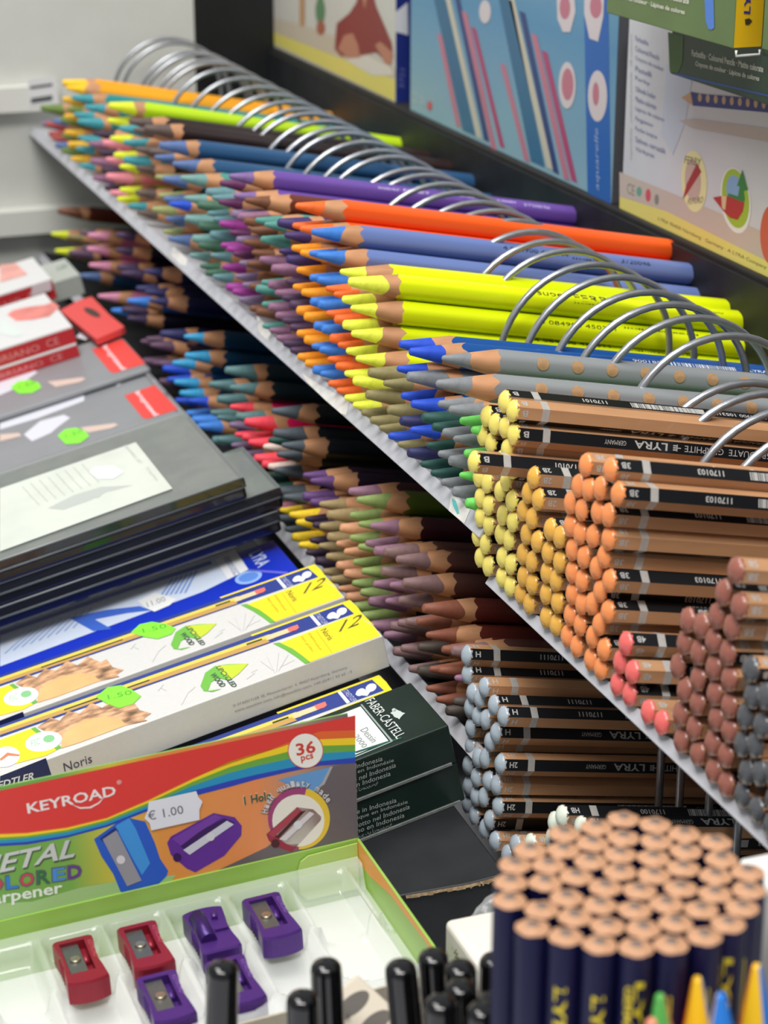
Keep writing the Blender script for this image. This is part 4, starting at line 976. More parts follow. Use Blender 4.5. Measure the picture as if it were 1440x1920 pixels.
decal(lid, 'count_text', lambda m: (Lf.text(m, '36', (556, 1417), (592, 1410), (553, 1394), 0, .3, True), Lf.text(m, 'pcs', (565, 1431), (588, 1425), (563, 1418), 0, .3, True)), (206, 62, 54))
decal(lid, 'hole_text_outline', lambda m: Lf.text(m, '1 Hole', (457, 1510), (510, 1498), (455, 1492), 0, .24, True), (236, 210, 180))
decal(lid, 'hole_text', lambda m: Lf.text(m, '1 Hole', (458, 1509), (509, 1498), (456, 1493), 0, .28, True), (52, 84, 60))
o = decal(lid, 'price_label', lambda m: Lf.poly(m, [(278, 1502), (367, 1482), (371, 1493), (379, 1502), (373, 1517), (373, 1536), (283, 1556), (280, 1543), (270, 1533), (276, 1519)], 0, .5), (226, 228, 236))
decal(o, 'price_text', lambda m: Lf.text(m, '€ 1.00', (278, 1537), (344, 1524), (275, 1520), 0, .56), (110, 108, 116))
# tray walls
GIN = mat('tray_green_print', (150, 190, 84), .35, noise=.05, nscale=6)
t_ = .8; qa, qb = KQ - LW, KQ; ya, yb_ = K[1] - TD, K[1]
mb = MB(); mb.box((qa, yb_ - t_, KK - DEP), (qb, yb_, KK), 0, fr); mb.build('back_wall', GIN, disp)
mb = MB(); mb.box((qb - t_, ya, KK - DEP), (qb, yb_, KK), 0, fr); sw = mb.build('side_wall', GIN, disp)
mb = MB(); mb.poly([QK * (qb - t_ - .05) + YC * y + NK * (KK - z) for y, z in ((ya, 0), (ya, 1.2), (yb_ - 30, 3), (yb_ - 12, 7), (yb_ - 1, 8), (yb_ - 1, 0))]); mb.build('orange_print', ink((240, 160, 76)), sw)
mb = MB(); mb.box((qa, ya, KK - DEP), (qb, ya + t_, KK - 1), 0, fr); mb.build('front_wall', CARD, disp)
mb = MB(); mb.box((qa, ya + t_, KK - DEP), (qb - t_, yb_ - t_, KK - DEP + .8), 0, fr); mb.build('tray_floor', WHITE, disp)
# corner flap folded in along the back wall
mb = MB(); P = lambda u, v, l=-t_ - .3: QK * (qb - u) + YC * (yb_ + l) + NK * (KK - v)
pp = [(1, 1), (17, 1.5), (19.5, 3), (20.5, 6), (20.5, 14), (18, 17), (1, 17)]
a = mb.ring([P(*p) for p in pp]); b = mb.ring([P(*p, -t_ - .9) for p in pp]); mb.cap(a); mb.cap(b, flip=True); mb.bridge(a, b, smooth=False); mb.build('corner_flap', mat('pale_green_print', (176, 204, 108), .35), disp)
# blister insert: floor 8 mm under the rim, with a round-ended pocket for every sharpener
BZ = KK - 9.5
PICS = [((150, 1800), 'r'), ((272, 1772), 'r'), ((398, 1745), 'v0'), ((508, 1717), 'v'), ((310, 1868), 'v'), ((440, 1838), 'v')]
pos = [onp(p, NK, BZ + 3.5) for p, _ in PICS]
pw, pd = 18, 30.0
u0 = QK @ pos[0]; du = (QK @ pos[3] - u0) / 3
cols_u = [u0 + du * i for i in range(-4, 6)]; rows_y = [np.mean([pos[i][1] for i in range(4)]), np.mean([pos[4][1], pos[5][1]])]
BL = mat('clear_blister', (230, 235, 233), .07, alpha=.38, coat=.6)
mb = MB(); nx, ny = 150, 64; gx0, gx1, gy0, gy1 = qa + 1, qb - t_ - .6, ya + t_ + .4, yb_ - t_ - 1.2
def pocket(u, y):
    d = 0.0
    for cy in rows_y:
        for cu in cols_u:
            off = 0 if cy == rows_y[0] else (QK @ pos[4] - (u0 + du * 1))
            a = abs(u - cu - off) / (du * .42); b = (y - cy + 1) / (pd * .5)
            r = max(a, abs(b)) if b > 0 else max(a, math.hypot(a * .75, b))
            d = max(d, min(1, max(0, (1.06 - r) / .12)))
    return d
g = []
for j in range(ny + 1):
    y = gy0 + (gy1 - gy0) * j / ny; row = []
    for i in range(nx + 1):
        u = gx0 + (gx1 - gx0) * i / nx
        z = BZ + 4.2 - 7.5 * pocket(u, y) * (.5 - .5 * math.cos(PI * pocket(u, y))) ** .5
        row.append(mb.vert(QK * u + YC * y + NK * z))
    g.append(row)
for j in range(ny):
    for i in range(nx): mb.face((g[j][i], g[j][i + 1], g[j + 1][i + 1], g[j + 1][i]), 0, True)
mb.build('blister_insert', BL, disp)
# ------------------------------------------------------------------ the sharpeners
def sharpener(p, m, label, flip=False, yaw=0.0, screwc=(190, 182, 160)):
    root = empty('pencil_sharpener', p, label, 'sharpener', 'coloured sharpeners in the display box', axes(QK, YC, NK) @ Matrix.Rotation(yaw, 3, 'Z') @ Matrix.Scale(0.74, 3))
    W, L, H = 8.2, 15.0, 10.5       # half width, half length, height; the blade side looks up
    prof = [(-L, .86), (-L + 2.5, .98), (-8, .93), (-2, .84), (5, .86), (10, .95), (L - 1.5, 1.0), (L, .92)]
    mb = MB(); rings = []
    def sect(y, k, zt, zb):
        w = W * k
        return [(-w, y, zb), (w, y, zb), (w, y, zt - 1), (w - .8, y, zt), (-w + .8, y, zt), (-w, y, zt - 1)]
    nn = 26
    def kk(y):
        ys = [a for a, _ in prof]; ks = [b for _, b in prof]; return float(np.interp(y, ys, ks))
    bm = bmesh.new()
    # outline with curved front end, waisted sides; top plate has a slot for the blade
    out = []
    for i in range(9): a = -PI / 2 + (i - 4) / 4 * .95; out.append((W * 1.0 * math.sin((i - 4) / 4 * 1.2) / math.sin(1.2), -L - 2.0 * math.cos((i - 4) / 4 * 1.5)))
    for y in np.linspace(-L + 2.5, L - 1, 12): out.append((W * kk(y), y))
    out += [(W * .8, L), (-W * .8, L)]
    for y in np.linspace(L - 1, -L + 2.5, 12): out.append((-W * kk(y), y))
    def ring(z, s=1.0): return mb.ring([(x * s, y * s, z) for x, y in out])
    loc = lambda pts: pts
    r0 = ring(0.4, .96); r1 = ring(1.2); r2 = ring(H - 1.0); r3 = ring(H, .965)
    mb.cap(r0); mb.bridge(r0, r1, smooth=False); mb.bridge(r1, r2, smooth=False); mb.bridge(r2, r3, smooth=False)
    # top face as a ring round the slot
    sl = [(-5.6, -9.5), (4.2, -9.5), (4.2, 12.0), (-5.6, 12.0)]
    sr = mb.ring([(x, y, H) for x, y in sl]); sb = mb.ring([(x, y, H - 4.2) for x, y in sl])
    cx, cy = -.7, 1.2
    import mathutils
    n = len(out)
    bx = mathutils.geometry.tessellate_polygon([[Vector((mb.v[i][0], mb.v[i][1], 0)) for i in r3], [Vector((mb.v[i][0], mb.v[i][1], 0)) for i in sr]])
    ids = r3 + sr
    for t in bx: mb.face([ids[k] for k in t])
    mb.bridge(sr, sb, smooth=False); mb.cap(sb)
    body = link('body', mb.mesh('body', m), root)
    if flip:
        body.location = (0, 0, H * U); body.rotation_euler = (PI, 0, 0)
        q = MB(); q.tube([(-3.4, -8, H + .02), (-3.4, 10, H + .02)], 3.3, 12); link('finger_hollow', q.mesh('finger_hollow', mat('sharpener_violet_dark', (62, 36, 104), .35, metal=.4)), root)
        q = MB(); q.tube([(2.8, 6, H + .1), (3.6, 10.5, H + .1)], 1.3, 10); q.box((.6, -2.5, H - .2), (6.0, -1.0, H + .7)); link('moulded_rib', q.mesh('moulded_rib', m), root)
    else:
        q = MB(); q.box((-5.2, -9.2, H - 2.4), (1.6, 12.2, H - 1.5)); b = link('blade', q.mesh('blade', mat('dark_blade_steel', (112, 116, 112), .35, metal=.7, noise=.08, nscale=60), .15), root)
        q = MB(); q.tube([(-1.6, 1.0, H - 1.6), (-1.6, 1.0, H - .5)], [2.3, 1.9], 16); q.box((-3.2, .75, H - .6), (0, 1.25, H - .3)); link('screw', q.mesh('screw', mat('brass_steel_screw', screwc, .28, metal=.9)), b)
        q = MB(); q.tube([(2.6, -.2, H - 3.6), (2.6, 3.4, H - 2.2)], 1.5, 10); link('pencil_hole_lip', q.mesh('pencil_hole_lip', m), root)
    q = MB(); vv, f, _ = text_mesh('KEYROAD', True)
    for a, c in vv: q.vert((5.3 + c * 1.8, 10.5 - a * 12.5, H + .1))
    for t in f: q.face(t)
    if not flip: link('embossed_text', q.mesh('embossed_text', mat(m.name + '_raised', tuple(min(255, v + 45) for v in SC[m.name]), .3, metal=.3)), root)
    q = MB()
    for i in range(5): q.tube([(-W * .86 - .05, -6 + i * 2.6, 2.2), (-W * .86 - .05, -6 + i * 2.6, H - 1.6)], .45, 6)
    link('grip_ribs', q.mesh('grip_ribs', m), root)
    return root
SC = {'sharpener_red': (146, 38, 54), 'sharpener_violet': (80, 46, 124)}
SR = mat('sharpener_red', SC['sharpener_red'], .32, metal=.35, noise=.04); SVt = mat('sharpener_violet', SC['sharpener_violet'], .32, metal=.35, noise=.04)
labs = ['red pencil sharpener at the left end of the upper row in the display box', 'red pencil sharpener second in the upper row, next to the upturned violet one', 'violet pencil sharpener lying bladeless side up in the upper row', 'violet pencil sharpener at the right end of the upper row', 'violet pencil sharpener at left of the lower row, below the second red one', 'violet pencil sharpener at right of the lower row, partly behind a black pen']
for (px, k), lb in zip(PICS, labs):
    sharpener(onp(px, NK, BZ + 5.5) - NK * 7.0, SR if k == 'r' else SVt, lb, k == 'v0')

# ================================================================== black pens, in front
def pen_mesh(H):
    mb = MB(); n = 20; prev = None
    c = mb.vert((0, 0, H + .35))
    for z, r in ((H + .2, 1.9), (H - .2, 3.2), (H - 1.0, 3.7), (H - 2.2, 3.85), (H - 40, 4.1), (0, 4.1)):
        q = mb.ring([(r * math.cos(2 * PI * i / n), r * math.sin(2 * PI * i / n), z) for i in range(n)])
        if prev is None:
            for i in range(n): mb.face((c, q[i], q[(i + 1) % n]), 0, True)
        else: mb.bridge(prev, q)
        prev = q
    mb.cap(prev)
    return mb.mesh('pen', mat('black_pen_plastic', (12, 12, 13), .16, coat=.5))
PEN = [((418, 1808), 492, -.055, 'black pen standing alone at left, in front of the violet sharpener'), ((611, 1806), 500, .03, 'taller right-hand pen of the black pair before the display box'), ((567, 1866), 484, .0, 'shorter left-hand pen of the black pair before the display box'),
       ((757, 1800), 492, .09, 'leftmost black pen of the cluster beside the navy bundle'), ((822, 1794), 498, .06, 'second black pen from left at the back of the cluster'), ((866, 1797), 494, .05, 'third black pen from left at the back of the cluster'), ((908, 1806), 500, .0, 'rightmost black pen at the back of the cluster'),
       ((866, 1846), 478, .02, 'middle black pen of the cluster, second row'), ((934, 1856), 474, .0, 'black pen of the second row touching the navy bundle'), ((826, 1874), 464, .04, 'left black pen of the cluster\'s front row'), ((906, 1888), 460, .02, 'middle black pen of the cluster\'s front row'), ((966, 1870), 478, -.03, 'right black pen of the cluster, overlapping the navy bundle')]
pens = []
for px, z, lean, lb in PEN:
    t = atd(px, z); H = t[2] - TABLE_Z
    R_ = Matrix.Rotation(-lean, 3, 'Y'); b = t - np.array(R_ @ Vector((0, 0, H)))
    pens.append([b, H, R_, lb])
xy = settle([p[0][:2] for p in pens], 8.25, -1e9)
for (b, H, R_, lb), c in zip(pens, xy):
    root = empty('felt_pen', (c[0], c[1], TABLE_Z), lb, 'pen', 'black pens standing in front', R_)
    link('cap', pen_mesh(H), root)
# ------------------------------------------------------------------ pale sharpener between the pens
c = atd((686, 1898), 520); ax = np.array(onp((705, 1862), (0, 0, 1), c[2])) - np.array(onp((655, 1905), (0, 0, 1), c[2])); ax[2] = 0; ax /= np.linalg.norm(ax); ay = np.cross([0, 0, 1.0], ax)
tl = math.radians(28); ez = np.array([0, 0, 1.0]); e1 = ax; e2 = ay * math.cos(tl) + ez * math.sin(tl); e3 = np.cross(e1, e2)
root = empty('pale_sharpener', c - e3 * 8, 'pale cream wedge sharpener with long oval blades between the black pens', 'sharpener', None, axes(e1, e2, e3))
mb = MB(); mb.box((-9, -9, 0), (8, 9, 8)); link('body', mb.mesh('body', mat('cream_plastic', (214, 204, 186), .4), .8), root)
for y in (-3.6, 3.6):
    q = MB(); q.cap(q.ring([(x, y + v, 8.1) for x, v in [(6.5 * math.cos(a) * (1) - 1, 2.3 * math.sin(a)) for a in np.linspace(0, 2 * PI, 24)[:-1]]])); b = link('blade', q.mesh('blade', mat('satin_steel', (178, 172, 164), .3, metal=.8)), root)
    q = MB(); q.tube([(-6, y, 8.1), (-6, y, 9.2)], 1.5, 12); link('screw', q.mesh('screw', MATS['satin_steel']), b)
mb = MB(); mb.box((-10, -10, TABLE_Z), (10, 10, c[2] - 14), 0, (np.array([c[0], c[1], 0]), ax, ay, ez)); tag(mb.build('cardboard_riser', CARD), 'plain card block carrying the cream sharpener, hidden between the pens', 'box')
# ------------------------------------------------------------------ white block and clear film, riser under the display box
p0 = atd((842, 1722), 590); p1 = atd((960, 1690), 575)
zt = p0[2]; a = onp((838, 1730), (0, 0, 1), zt); b = onp((972, 1690), (0, 0, 1), zt)
mb = MB(); mb.box((a[0], a[1] - 34, TABLE_Z), (a[0] + 62, a[1] + 2, zt)); wb = empty('white_block', (a[0] + 31, a[1] - 16, TABLE_Z), 'white marbled carton standing between the display box and the navy bundle', 'box')
mb.build('card_body', mat('white_marbled_card', (226, 222, 212), .45, noise=.05, nscale=5), wb, 1.8, 3)
fr_ = Face((-1, 0, 0), -a[0]); mb = MB(); fr_.text(mb, 'W..', (855, 1800), (848, 1775), (862, 1797), 0, .2); mb.build('side_print', ink((120, 110, 90)), wb)
mb = MB(); base_c = np.array([a[0] + 34, a[1] + 9, 0]); nr = 9
rs = []
for i in range(nr):
    z = zt - 12 + (i / (nr - 1)) * 13; r = 17 * math.cos(i / (nr - 1) * 1.2) + 2
    rs.append(mb.ring([base_c + np.array([r * math.cos(t) * 1.3, r * math.sin(t) * .55, z + 1.4 * math.sin(5 * t + i * 1.3)]) for t in np.linspace(0, 2 * PI, 29)[:-1]]))
for u, v in zip(rs, rs[1:]): mb.bridge(u, v)
mb.cap(rs[-1])
low = mb.ring([base_c + np.array([19 * math.cos(t) * 1.3, 19 * math.sin(t) * .4, TABLE_Z]) for t in np.linspace(0, 2 * PI, 29)[:-1]]); mb.bridge(low, rs[0])
tag(mb.build('clear_film_bag', mat('crinkled_film', (196, 198, 198), .12, alpha=.35, coat=.5, bump=.6, nscale=8)), 'crumpled clear plastic film bag behind the white carton, before the black board', 'bag')
mb = MB(); mb.box((qa + 6, ya + 6, TABLE_Z / 1), (qb - 10, yb_ - 6, KK - DEP - 6.5)); 
mb = MB(); pts8 = []
for y in (ya + 6, yb_ - 5):
    for u in (qa + 6, qb - 8): pts8.append((QK * u + YC * y + NK * (KK - DEP)))
tp = [pts8[0], pts8[1], pts8[3], pts8[2]]; t4 = mb.ring(tp); b4 = mb.ring([(p[0], p[1], TABLE_Z) for p in tp]); mb.cap(t4, flip=True); mb.cap(b4); mb.bridge(t4, b4, smooth=False)
tag(mb.build('display_riser', mat('white_riser', (216, 218, 224), .45)), 'plain white riser block under the sharpener display box', 'stand')
# ------------------------------------------------------------------ rainbow pencils at the lower right
def rainbow(px, z, cols, label, lean):
    t = atd(px, z); H = t[2] - TABLE_Z; R_ = Matrix.Rotation(lean, 3, 'Y'); b = t - np.array(R_ @ Vector((0, 0, H)))
    root = empty('rainbow_pencil', (b[0], b[1], TABLE_Z), label, 'pencil', 'multicoloured pencils at lower right', R_ @ Matrix.Rotation(math.atan2(CAM[1] - b[1], CAM[0] - b[0]) - PI / len(cols) * (1.3 if len(cols) > 3 else 1), 3, 'Z'))
    ms = [mat('wax_%02x%02x%02x' % c, c, .45) for c in cols]
    mb = MB(); n = 24; prev = None
    for zz_, r in ((0, .7), (.5, 1.0), (20, 4.4)):
        q = mb.ring([(r * math.cos(2 * PI * i / n), r * math.sin(2 * PI * i / n), H - zz_) for i in range(n)])
        if prev is None: mb.cap(q, 0)
        else:
            for i in range(n): mb.face((prev[i], prev[(i + 1) % n], q[(i + 1) % n], q[i]), int(i * len(cols) / n), True)
        prev = q
    link('multicolour_lead', mb.mesh('multicolour_lead', ms), root)
    mb = MB(); a = mb.ring([(4.4 * math.cos(2 * PI * i / n), 4.4 * math.sin(2 * PI * i / n), H - 20) for i in range(n)]); b = mb.ring([(4.4 * math.cos(2 * PI * i / n), 4.4 * math.sin(2 * PI * i / n), 0) for i in range(n)]); mb.bridge(a, b); mb.cap(b)
    link('barrel', mb.mesh('barrel', mat('rainbow_barrel', (226, 182, 50), .4)), root)
Y_, B_, G_, R__ = (246, 196, 36), (40, 124, 214), (90, 176, 84), (232, 92, 50)
rainbow((1238, 1861), 405, [G_, (210, 140, 90), G_], 'multicoloured pencil with a green tip at lower right', -.08)
rainbow((1308, 1831), 408, [Y_, B_, R__], 'multicoloured pencil with yellow tip, left of the blue tipped one', -.06)
rainbow((1352, 1858), 398, [B_, B_, Y_], 'multicoloured pencil with broad blue tip at lower right', -.09)
rainbow((1419, 1807), 412, [Y_, B_, Y_, R__], 'multicoloured pencil with yellow tip at the right edge', -.06)
rainbow((1222, 1912), 398, [(240, 150, 120), R__], 'multicoloured pencil with salmon tip, lowest of the group', .0)

# ================================================================== cartons standing on the black ledge
XB = 168.0
FX = Face((-1, 0, 0), -XB)
def upright(name, label, pl, pr, ztop, depth, m, xf=XB, zb=60.6):
    """pl, pr: photo points on the lower front edge, left (far) and right (near)"""
    yl, yr = onX(pl, xf)[1], onX(pr, xf)[1]
    root = empty(name, (xf + depth / 2, (yl + yr) / 2, zb), label, 'box', 'cartons standing along the back ledge')
    mb = MB(); mb.box((xf, yr, zb), (xf + depth, yl, ztop)); mb.build('card_body', m, root, .4)
    return root, Face((-1, 0, 0), -xf), yl, yr
u1, f1, yl, yr = upright('picture_carton', 'pale carton with yellow base strip and a picture of someone in red', (514, 84), (741, 192), 300, 13, mat('pale_picture_card', (206, 204, 194), .4, noise=.03, nscale=4))
decal(u1, 'yellow_strip', lambda m: f1.poly(m, [(514, 60), (741, 148), (741, 190), (514, 82)]), (226, 214, 112))
decal(u1, 'table_picture', lambda m: f1.poly(m, [(514, 34), (560, 44), (640, 72), (741, 128), (741, 149), (514, 60)], 0, .16), (202, 190, 168))
decal(u1, 'sheet_picture', lambda m: f1.poly(m, [(648, 112), (690, 104), (732, 126), (738, 140), (700, 142)], 0, .2), (222, 214, 202))
decal(u1, 'red_sweater_picture', lambda m: f1.poly(m, [(632, 44), (655, 25), (668, 6), (674, -14), (686, -30), (700, -14), (706, 12), (718, 40), (735, 80), (738, 108), (726, 118), (706, 98), (676, 104), (640, 106), (628, 92), (630, 62)], 0, .22), (142, 58, 50))
decal(u1, 'forearm_picture', lambda m: (f1.poly(m, [(646, 66), (662, 62), (672, 84), (676, 108), (652, 108), (634, 92)], 0, .26), f1.poly(m, [(704, 84), (714, 78), (738, 100), (734, 122), (722, 118)], 0, .26), f1.poly(m, [(676, -30), (684, 18), (694, -30)], 0, .26)), (190, 130, 104))
decal(u1, 'pencil_picture', lambda m: f1.poly(m, [(562, -40), (572, -40), (572, 44), (567, 52), (562, 44)], 0, .2), (190, 150, 108))
decal(u1, 'toy_picture', lambda m: (f1.ell(m, (601, 20), 9, 26, 0, .2)), (96, 136, 96))
decal(u1, 'toy_picture_red', lambda m: f1.ell(m, (602, 52), 8, 14, 0, .23), (168, 100, 76))
fs = Face((0, -1, 0), -yr)
decal(u1, 'navy_spine', lambda m: m.poly([(XB + x, yr - .15, z) for x, z in ((.2, 60.8), (12.8, 60.8), (12.8, 299), (.2, 299))]), (32, 46, 122))
decal(u1, 'spine_picture', lambda m: fs.poly(m, [(742, 60), (742, 22), (752, 14), (764, 4), (765, 66), (752, 62)], 0, .25), (216, 216, 224))
decal(u1, 'spine_text', lambda m: fs.text(m, '3721', (757, 166), (759, 130), (748, 164), 0, .25), (110, 120, 180))
u2, f2, yl, yr = upright('blue_carton', 'blue carton printed with slanting pencils and cut gems, middle of the ledge', (769, 206), (1146, 387), 300, 5, ramp_mat('sky_blue_print', [(0, (146, 182, 194)), (.35, (88, 146, 184)), (.6, (122, 168, 186)), (1, (160, 184, 190))], 2, 0, .2, .35))
decal(u2, 'cobalt_side_band', lambda m: f2.poly(m, [(1094, -60), (1140, -60), (1146, 386), (1102, 365)]), (46, 104, 180))
decal(u2, 'grey_tray_edge', lambda m: m.poly([(XB + x, yr - .12, z) for x, z in ((0, 60.8), (5, 60.8), (5, 299.8), (0, 299.8))]), (96, 98, 104))
def strip(x0, y0, x1, y1, w): return [(x0, y0), (x0 + w, y0 + w * .45), (x1 + w, y1 + w * .45), (x1, y1)]
for nm, c, L in (('pink_pencil_picture', (196, 124, 142), ((820, 62, 856, 236, 9), (866, 20, 922, 278, 10), (938, 118, 984, 300, 10), (996, 62, 1058, 334, 11))), ('teal_pencil_picture', (62, 112, 146), ((812, -10, 868, 244, 24), (934, -10, 996, 302, 26))), ('cream_pencil_picture', (206, 198, 178), ((832, -20, 894, 256, 10), (950, -20, 1026, 314, 12))), ('navy_pencil_picture', (56, 72, 124), ((850, -20, 908, 262, 10), (974, 20, 1038, 322, 11))), ('magenta_pencil_picture', (178, 76, 116), ((884, 50, 938, 274, 9), (1016, 94, 1072, 338, 11)))):
    decal(u2, nm, lambda m, L=L: [f2.poly(m, strip(*a), 0, .16 + .02 * i) for i, a in enumerate(L)], c)
decal(u2, 'gem_picture', lambda m: (f2.poly(m, [(1044, -20), (1076, -20), (1080, 22), (1070, 60), (1056, 60), (1046, 36)], 0, .2), f2.ell(m, (1064, 160), 16, 44, 0, .2), f2.ell(m, (1121, 180), 18, 48, 0, .2), f2.poly(m, [(1096, -30), (1134, -30), (1132, 30), (1122, 78), (1106, 72), (1096, 26)], 0, .2), f2.ell(m, (910, 22), 11, 22, 0, .2)), (216, 206, 206))
decal(u2, 'gem_picture_core', lambda m: (f2.ell(m, (1060, 14), 10, 22, 0, .25), f2.ell(m, (1065, 158), 11, 30, 0, .25), f2.ell(m, (1118, 176), 6, 22, 0, .25), f2.ell(m, (1118, 12), 11, 22, 0, .25)), (196, 122, 138))
decal(u2, 'hand_script_text', lambda m: f2.text(m, 'aquarelle', (1126, 360), (1124, 244), (1117, 352), 0, .22), (170, 190, 220))
decal(u2, 'small_print', lambda m: f2.text(m, 'CE 36', (772, 190), (798, 200), (772, 172), 0, .2), (190, 206, 214))
decal(u2, 'red_badge', lambda m: f2.ell(m, (806, 198), 5, 9, 0, .2), (200, 100, 110))
u3, f3, yl, yr = upright('white_carton', 'white carton with word list, thick pencil pictures and yellow base strip', (1164, 405), (1600, 595), 146, 14, mat('white_picture_card', (214, 216, 220), .35, noise=.03, nscale=3))
decal(u3, 'yellow_strip', lambda m: f3.poly(m, [(1162, 368), (1250, 396), (1440, 490), (1560, 546), (1560, 576), (1440, 523), (1162, 402)]), (236, 222, 120))
decal(u3, 'tan_ground', lambda m: f3.poly(m, [(1162, 322), (1300, 378), (1440, 438), (1560, 490), (1560, 546), (1440, 490), (1250, 396), (1162, 368)], 0, .15), (206, 190, 176))
decal(u3, 'sky_tint', lambda m: f3.poly(m, [(1250, 120), (1300, 140), (1285, 230), (1262, 290), (1240, 250)], 0, .14), (204, 213, 226))
words = ['Farbstifte', 'Coloured Pencils', 'Crayons de couleur', 'Pastelli', 'Farby', 'Olówki kolor', 'Matite colorate', 'Lápices de colores', 'Färgpennor', 'Farbe bojice', 'Színes ceruzák', 'Värikynät']
wl = [.45, .82, .98, .55, .5, .7, .72, 1.0, .62, .75, 1.05, .66]
decal(u3, 'word_list', lambda m: [f3.text(m, w, (1192, 76 + 18.9 * i), (1192 + 54 * wl[i], 76 + 18.9 * i + 54 * wl[i] * .42), (1192, 66 + 18.9 * i), 0, .2) for i, w in enumerate(words)], (120, 130, 170))
decal(u3, 'vertical_print', lambda m: f3.text(m, 'superferby  coloured pencils  18 colours', (1187, 300), (1187, 64), (1181, 298), 0, .2), (190, 194, 196))
decal(u3, 'navy_pencil_picture', lambda m: f3.poly(m, [(1296, 172), (1318, 176), (1440, 186), (1500, 192), (1500, 232), (1440, 211), (1300, 198)], 0, .2), (58, 64, 130))
decal(u3, 'pencil_tip_picture', lambda m: (f3.poly(m, [(1278, 183), (1297, 172), (1300, 198)], 0, .2), *[f3.ell(m, (1313 + 15 * i, 183 + 1.6 * i), 3.6, 8, 0, .25) for i in range(9)]), (206, 168, 130))
decal(u3, 'pale_pencil_picture', lambda m: f3.poly(m, [(1274, 226), (1300, 222), (1440, 240), (1500, 250), (1500, 286), (1440, 266), (1300, 240)], 0, .2), (198, 188, 180))
decal(u3, 'round_seal', lambda m: (f3.ell(m, (1302, 340), 24, 58, 0, .2, -.05)), (236, 230, 170))
decal(u3, 'round_seal_core', lambda m: f3.ell(m, (1300, 338), 15, 40, 0, .24, -.05), (206, 180, 166))
decal(u3, 'round_seal_pencil', lambda m: f3.poly(m, [(1308, 306), (1316, 322), (1290, 362), (1281, 374), (1288, 346)], 0, .28), (172, 60, 58))
decal(u3, 'seal_text', lambda m: (f3.text(m, 'FERBY', (1284, 306), (1314, 312), (1286, 292), 0, .28), f3.text(m, 'FUTURO', (1290, 384), (1318, 380), (1292, 372), 0, .28)), (120, 120, 90))
decal(u3, 'green_seal_border', lambda m: f3.ell(m, (1380, 376), 28, 62, 0, .19, -.12), (238, 238, 230))
decal(u3, 'green_seal', lambda m: f3.ell(m, (1380, 372), 25, 56, 0, .22, -.12), (166, 196, 60))
decal(u3, 'green_seal_sky', lambda m: f3.ell(m, (1378, 356), 15, 28, 0, .26, -.1), (140, 176, 216))
decal(u3, 'green_seal_tree', lambda m: (f3.poly(m, [(1393, 318), (1404, 356), (1396, 358), (1398, 376), (1384, 372), (1388, 350), (1383, 348)], 0, .3), f3.poly(m, [(1366, 362), (1398, 372), (1394, 386), (1366, 378)], 0, .28)), (62, 134, 66))
decal(u3, 'green_seal_pencil', lambda m: f3.poly(m, [(1338, 370), (1362, 366), (1397, 380), (1394, 396), (1384, 412), (1370, 408), (1358, 396)], 0, .32), (186, 60, 54))
decal(u3, 'green_seal_pencil_wood', lambda m: f3.poly(m, [(1354, 367), (1364, 367), (1361, 394), (1355, 390)], 0, .35), (226, 196, 150))
decal(u3, 'orange_figure', lambda m: f3.ell(m, (1446, 440), 20, 55, 0, .2), (214, 104, 74))
decal(u3, 'maker_text', lambda m: f3.text(m, 'LYRA 90400 Nürnberg · Germany · A LYRA Company · E-Mail', (1234, 414), (1470, 522), (1235, 406), 0, .2), (120, 116, 80))
decal(u3, 'small_marks', lambda m: (f3.text(m, 'CE', (1176, 362), (1190, 368), (1177, 342), 0, .2), f3.ell(m, (1232, 374), 4, 10, 0, .2)), (140, 140, 130))
decal(u3, 'red_mark', lambda m: f3.ell(m, (1216, 366), 5, 12, 0, .2), (214, 90, 100))
decal(u3, 'green_mark', lambda m: f3.ell(m, (1199, 359), 5, 9, 0, .2), (110, 170, 150))
# green cartons leaning against the white one, higher up
def green(label, pl, pr, xf, H, depth, rgb, spine):
    a, b = onX(pl, xf), onX(pr, xf)
    root = empty('green_carton', (xf + depth / 2, (a[1] + b[1]) / 2, a[2]), label, 'box', 'green cartons at upper right')
    mb = MB(); mb.box((xf, b[1], a[2]), (xf + depth, a[1], a[2] + H)); mb.build('card_body', mat('green_card_%d' % rgb[0], rgb, .35, noise=.12, nscale=3), root, .4)
    return root, Face((-1, 0, 0), -xf), b[1], a[2]
g2, fg2, yr2, z2 = green('dark green carton with white lettering, hanging lower, in front of the white carton', (1256, 138), (1600, 219), 150, 60, 13, (44, 64, 46), 0)
decal(g2, 'white_text', lambda m: (fg2.text(m, 'Farbstifte · Coloured Pencils · Matite colorate', (1298, 105), (1432, 136), (1298, 93), 0, .2, True), fg2.text(m, 'Crayons de couleur · Lápices de colores', (1304, 126), (1424, 155), (1305, 114), 0, .2, True)), (196, 200, 186))
decal(g2, 'bright_green_corner', lambda m: fg2.poly(m, [(1253, 60), (1282, 68), (1280, 118), (1272, 136), (1256, 134)], 0, .14), (66, 98, 42))
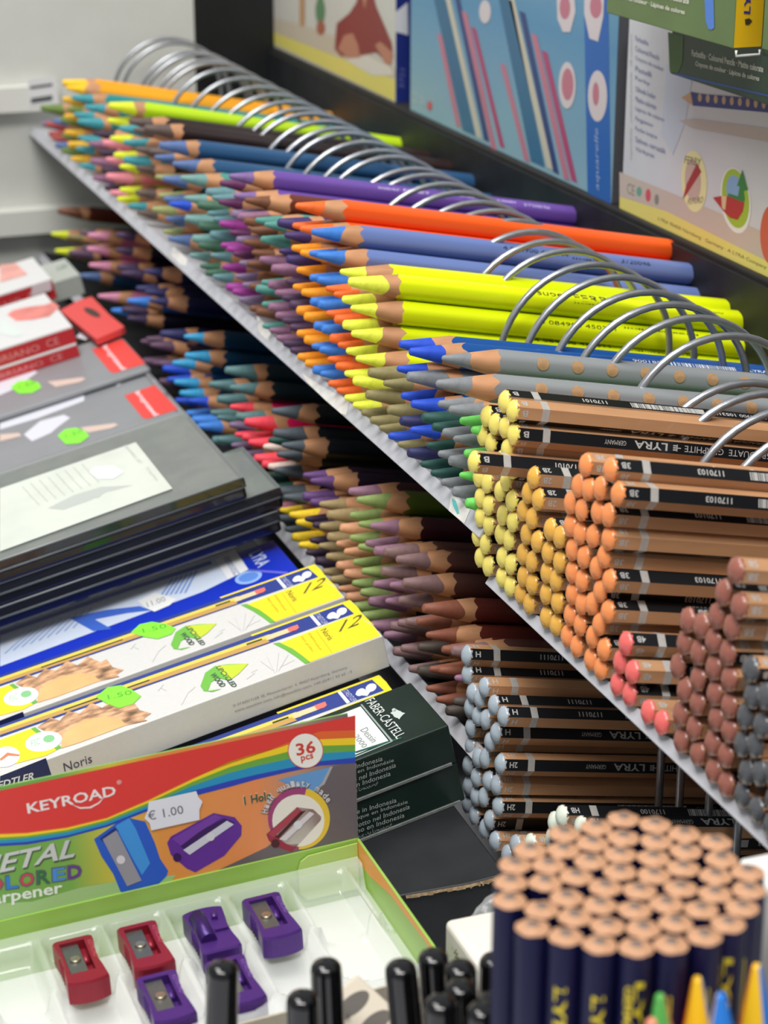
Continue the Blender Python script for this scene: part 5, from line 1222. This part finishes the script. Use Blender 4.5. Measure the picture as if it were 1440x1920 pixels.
decal(g2, 'blue_base_line', lambda m: fg2.poly(m, [(1268, 137), (1590, 212), (1590, 216), (1268, 141)], 0, .16), (50, 80, 140))
g1, fg1, yr1, z1 = green('mid green carton with blue stripe and yellow end, highest at upper right', (1137, 24), (1374, 88), 138, 70, 12.5, (100, 124, 74), 1)
decal(g1, 'white_text', lambda m: (fg1.text(m, 'Crayons de couleur · Lápices de colores', (1150, -4), (1284, 30), (1151, -15), 0, .2, True), fg1.text(m, 'Farbstifte · Coloured Pencils · Matite colorate', (1140, -27), (1292, 8), (1141, -38), 0, .2, True)), (226, 228, 210))
decal(g1, 'blue_pencil_picture', lambda m: fg1.poly(m, [(1320, -40), (1338, -36), (1340, 52), (1335, 56), (1329, 54), (1324, 40)], 0, .2), (84, 132, 214))
decal(g1, 'yellow_end', lambda m: m.poly([(138 + x, yr1 - .2, z) for x, z in ((.3, z1 + .3), (12.2, z1 + .3), (12.2, z1 + 69), (.3, z1 + 69))]), (238, 190, 30))
f_e = Face((0, -1, 0), -yr1 + .2)
decal(g1, 'end_text', lambda m: f_e.text(m, 'LYRA', (1406, 26), (1410, -50), (1394, 25), 0, .25, True), (60, 46, 140))
decal(g1, 'end_emblem', lambda m: f_e.poly(m, [(1396, 36), (1404, 34), (1410, 39), (1404, 46), (1397, 46)], 0, .25), (70, 60, 40))
mb = MB(); p = [(139, yr1 - 1, z1 - .6), (139, yr1 - 1, z1 - 2.6), (149, yr1 - 1, z1 - 2.6), (149, yr1 - 1, z1 - .8)]; mb.tube(p, .5, 8); mb.build('open_flap_edge', WHITE, g1)
g3, fg3, yr3, z3 = green('next green and yellow carton just entering at the right edge', (1428, 92), (1600, 140), 138, 70, 12.5, (96, 120, 70), 1)
# the white carton corner at the right edge, behind the navy bundle
a = atd((1400, 1625), 462); 
mb = MB(); mb.box((a[0], a[1] - 28, TABLE_Z), (a[0] + 60, a[1] + 4, a[2])); wc = empty('white_card_box', (a[0] + 30, a[1] - 18, TABLE_Z), 'plain white box behind the navy bundle at the right edge', 'box'); mb.build('card_body', WHITE, wc, 1.2)
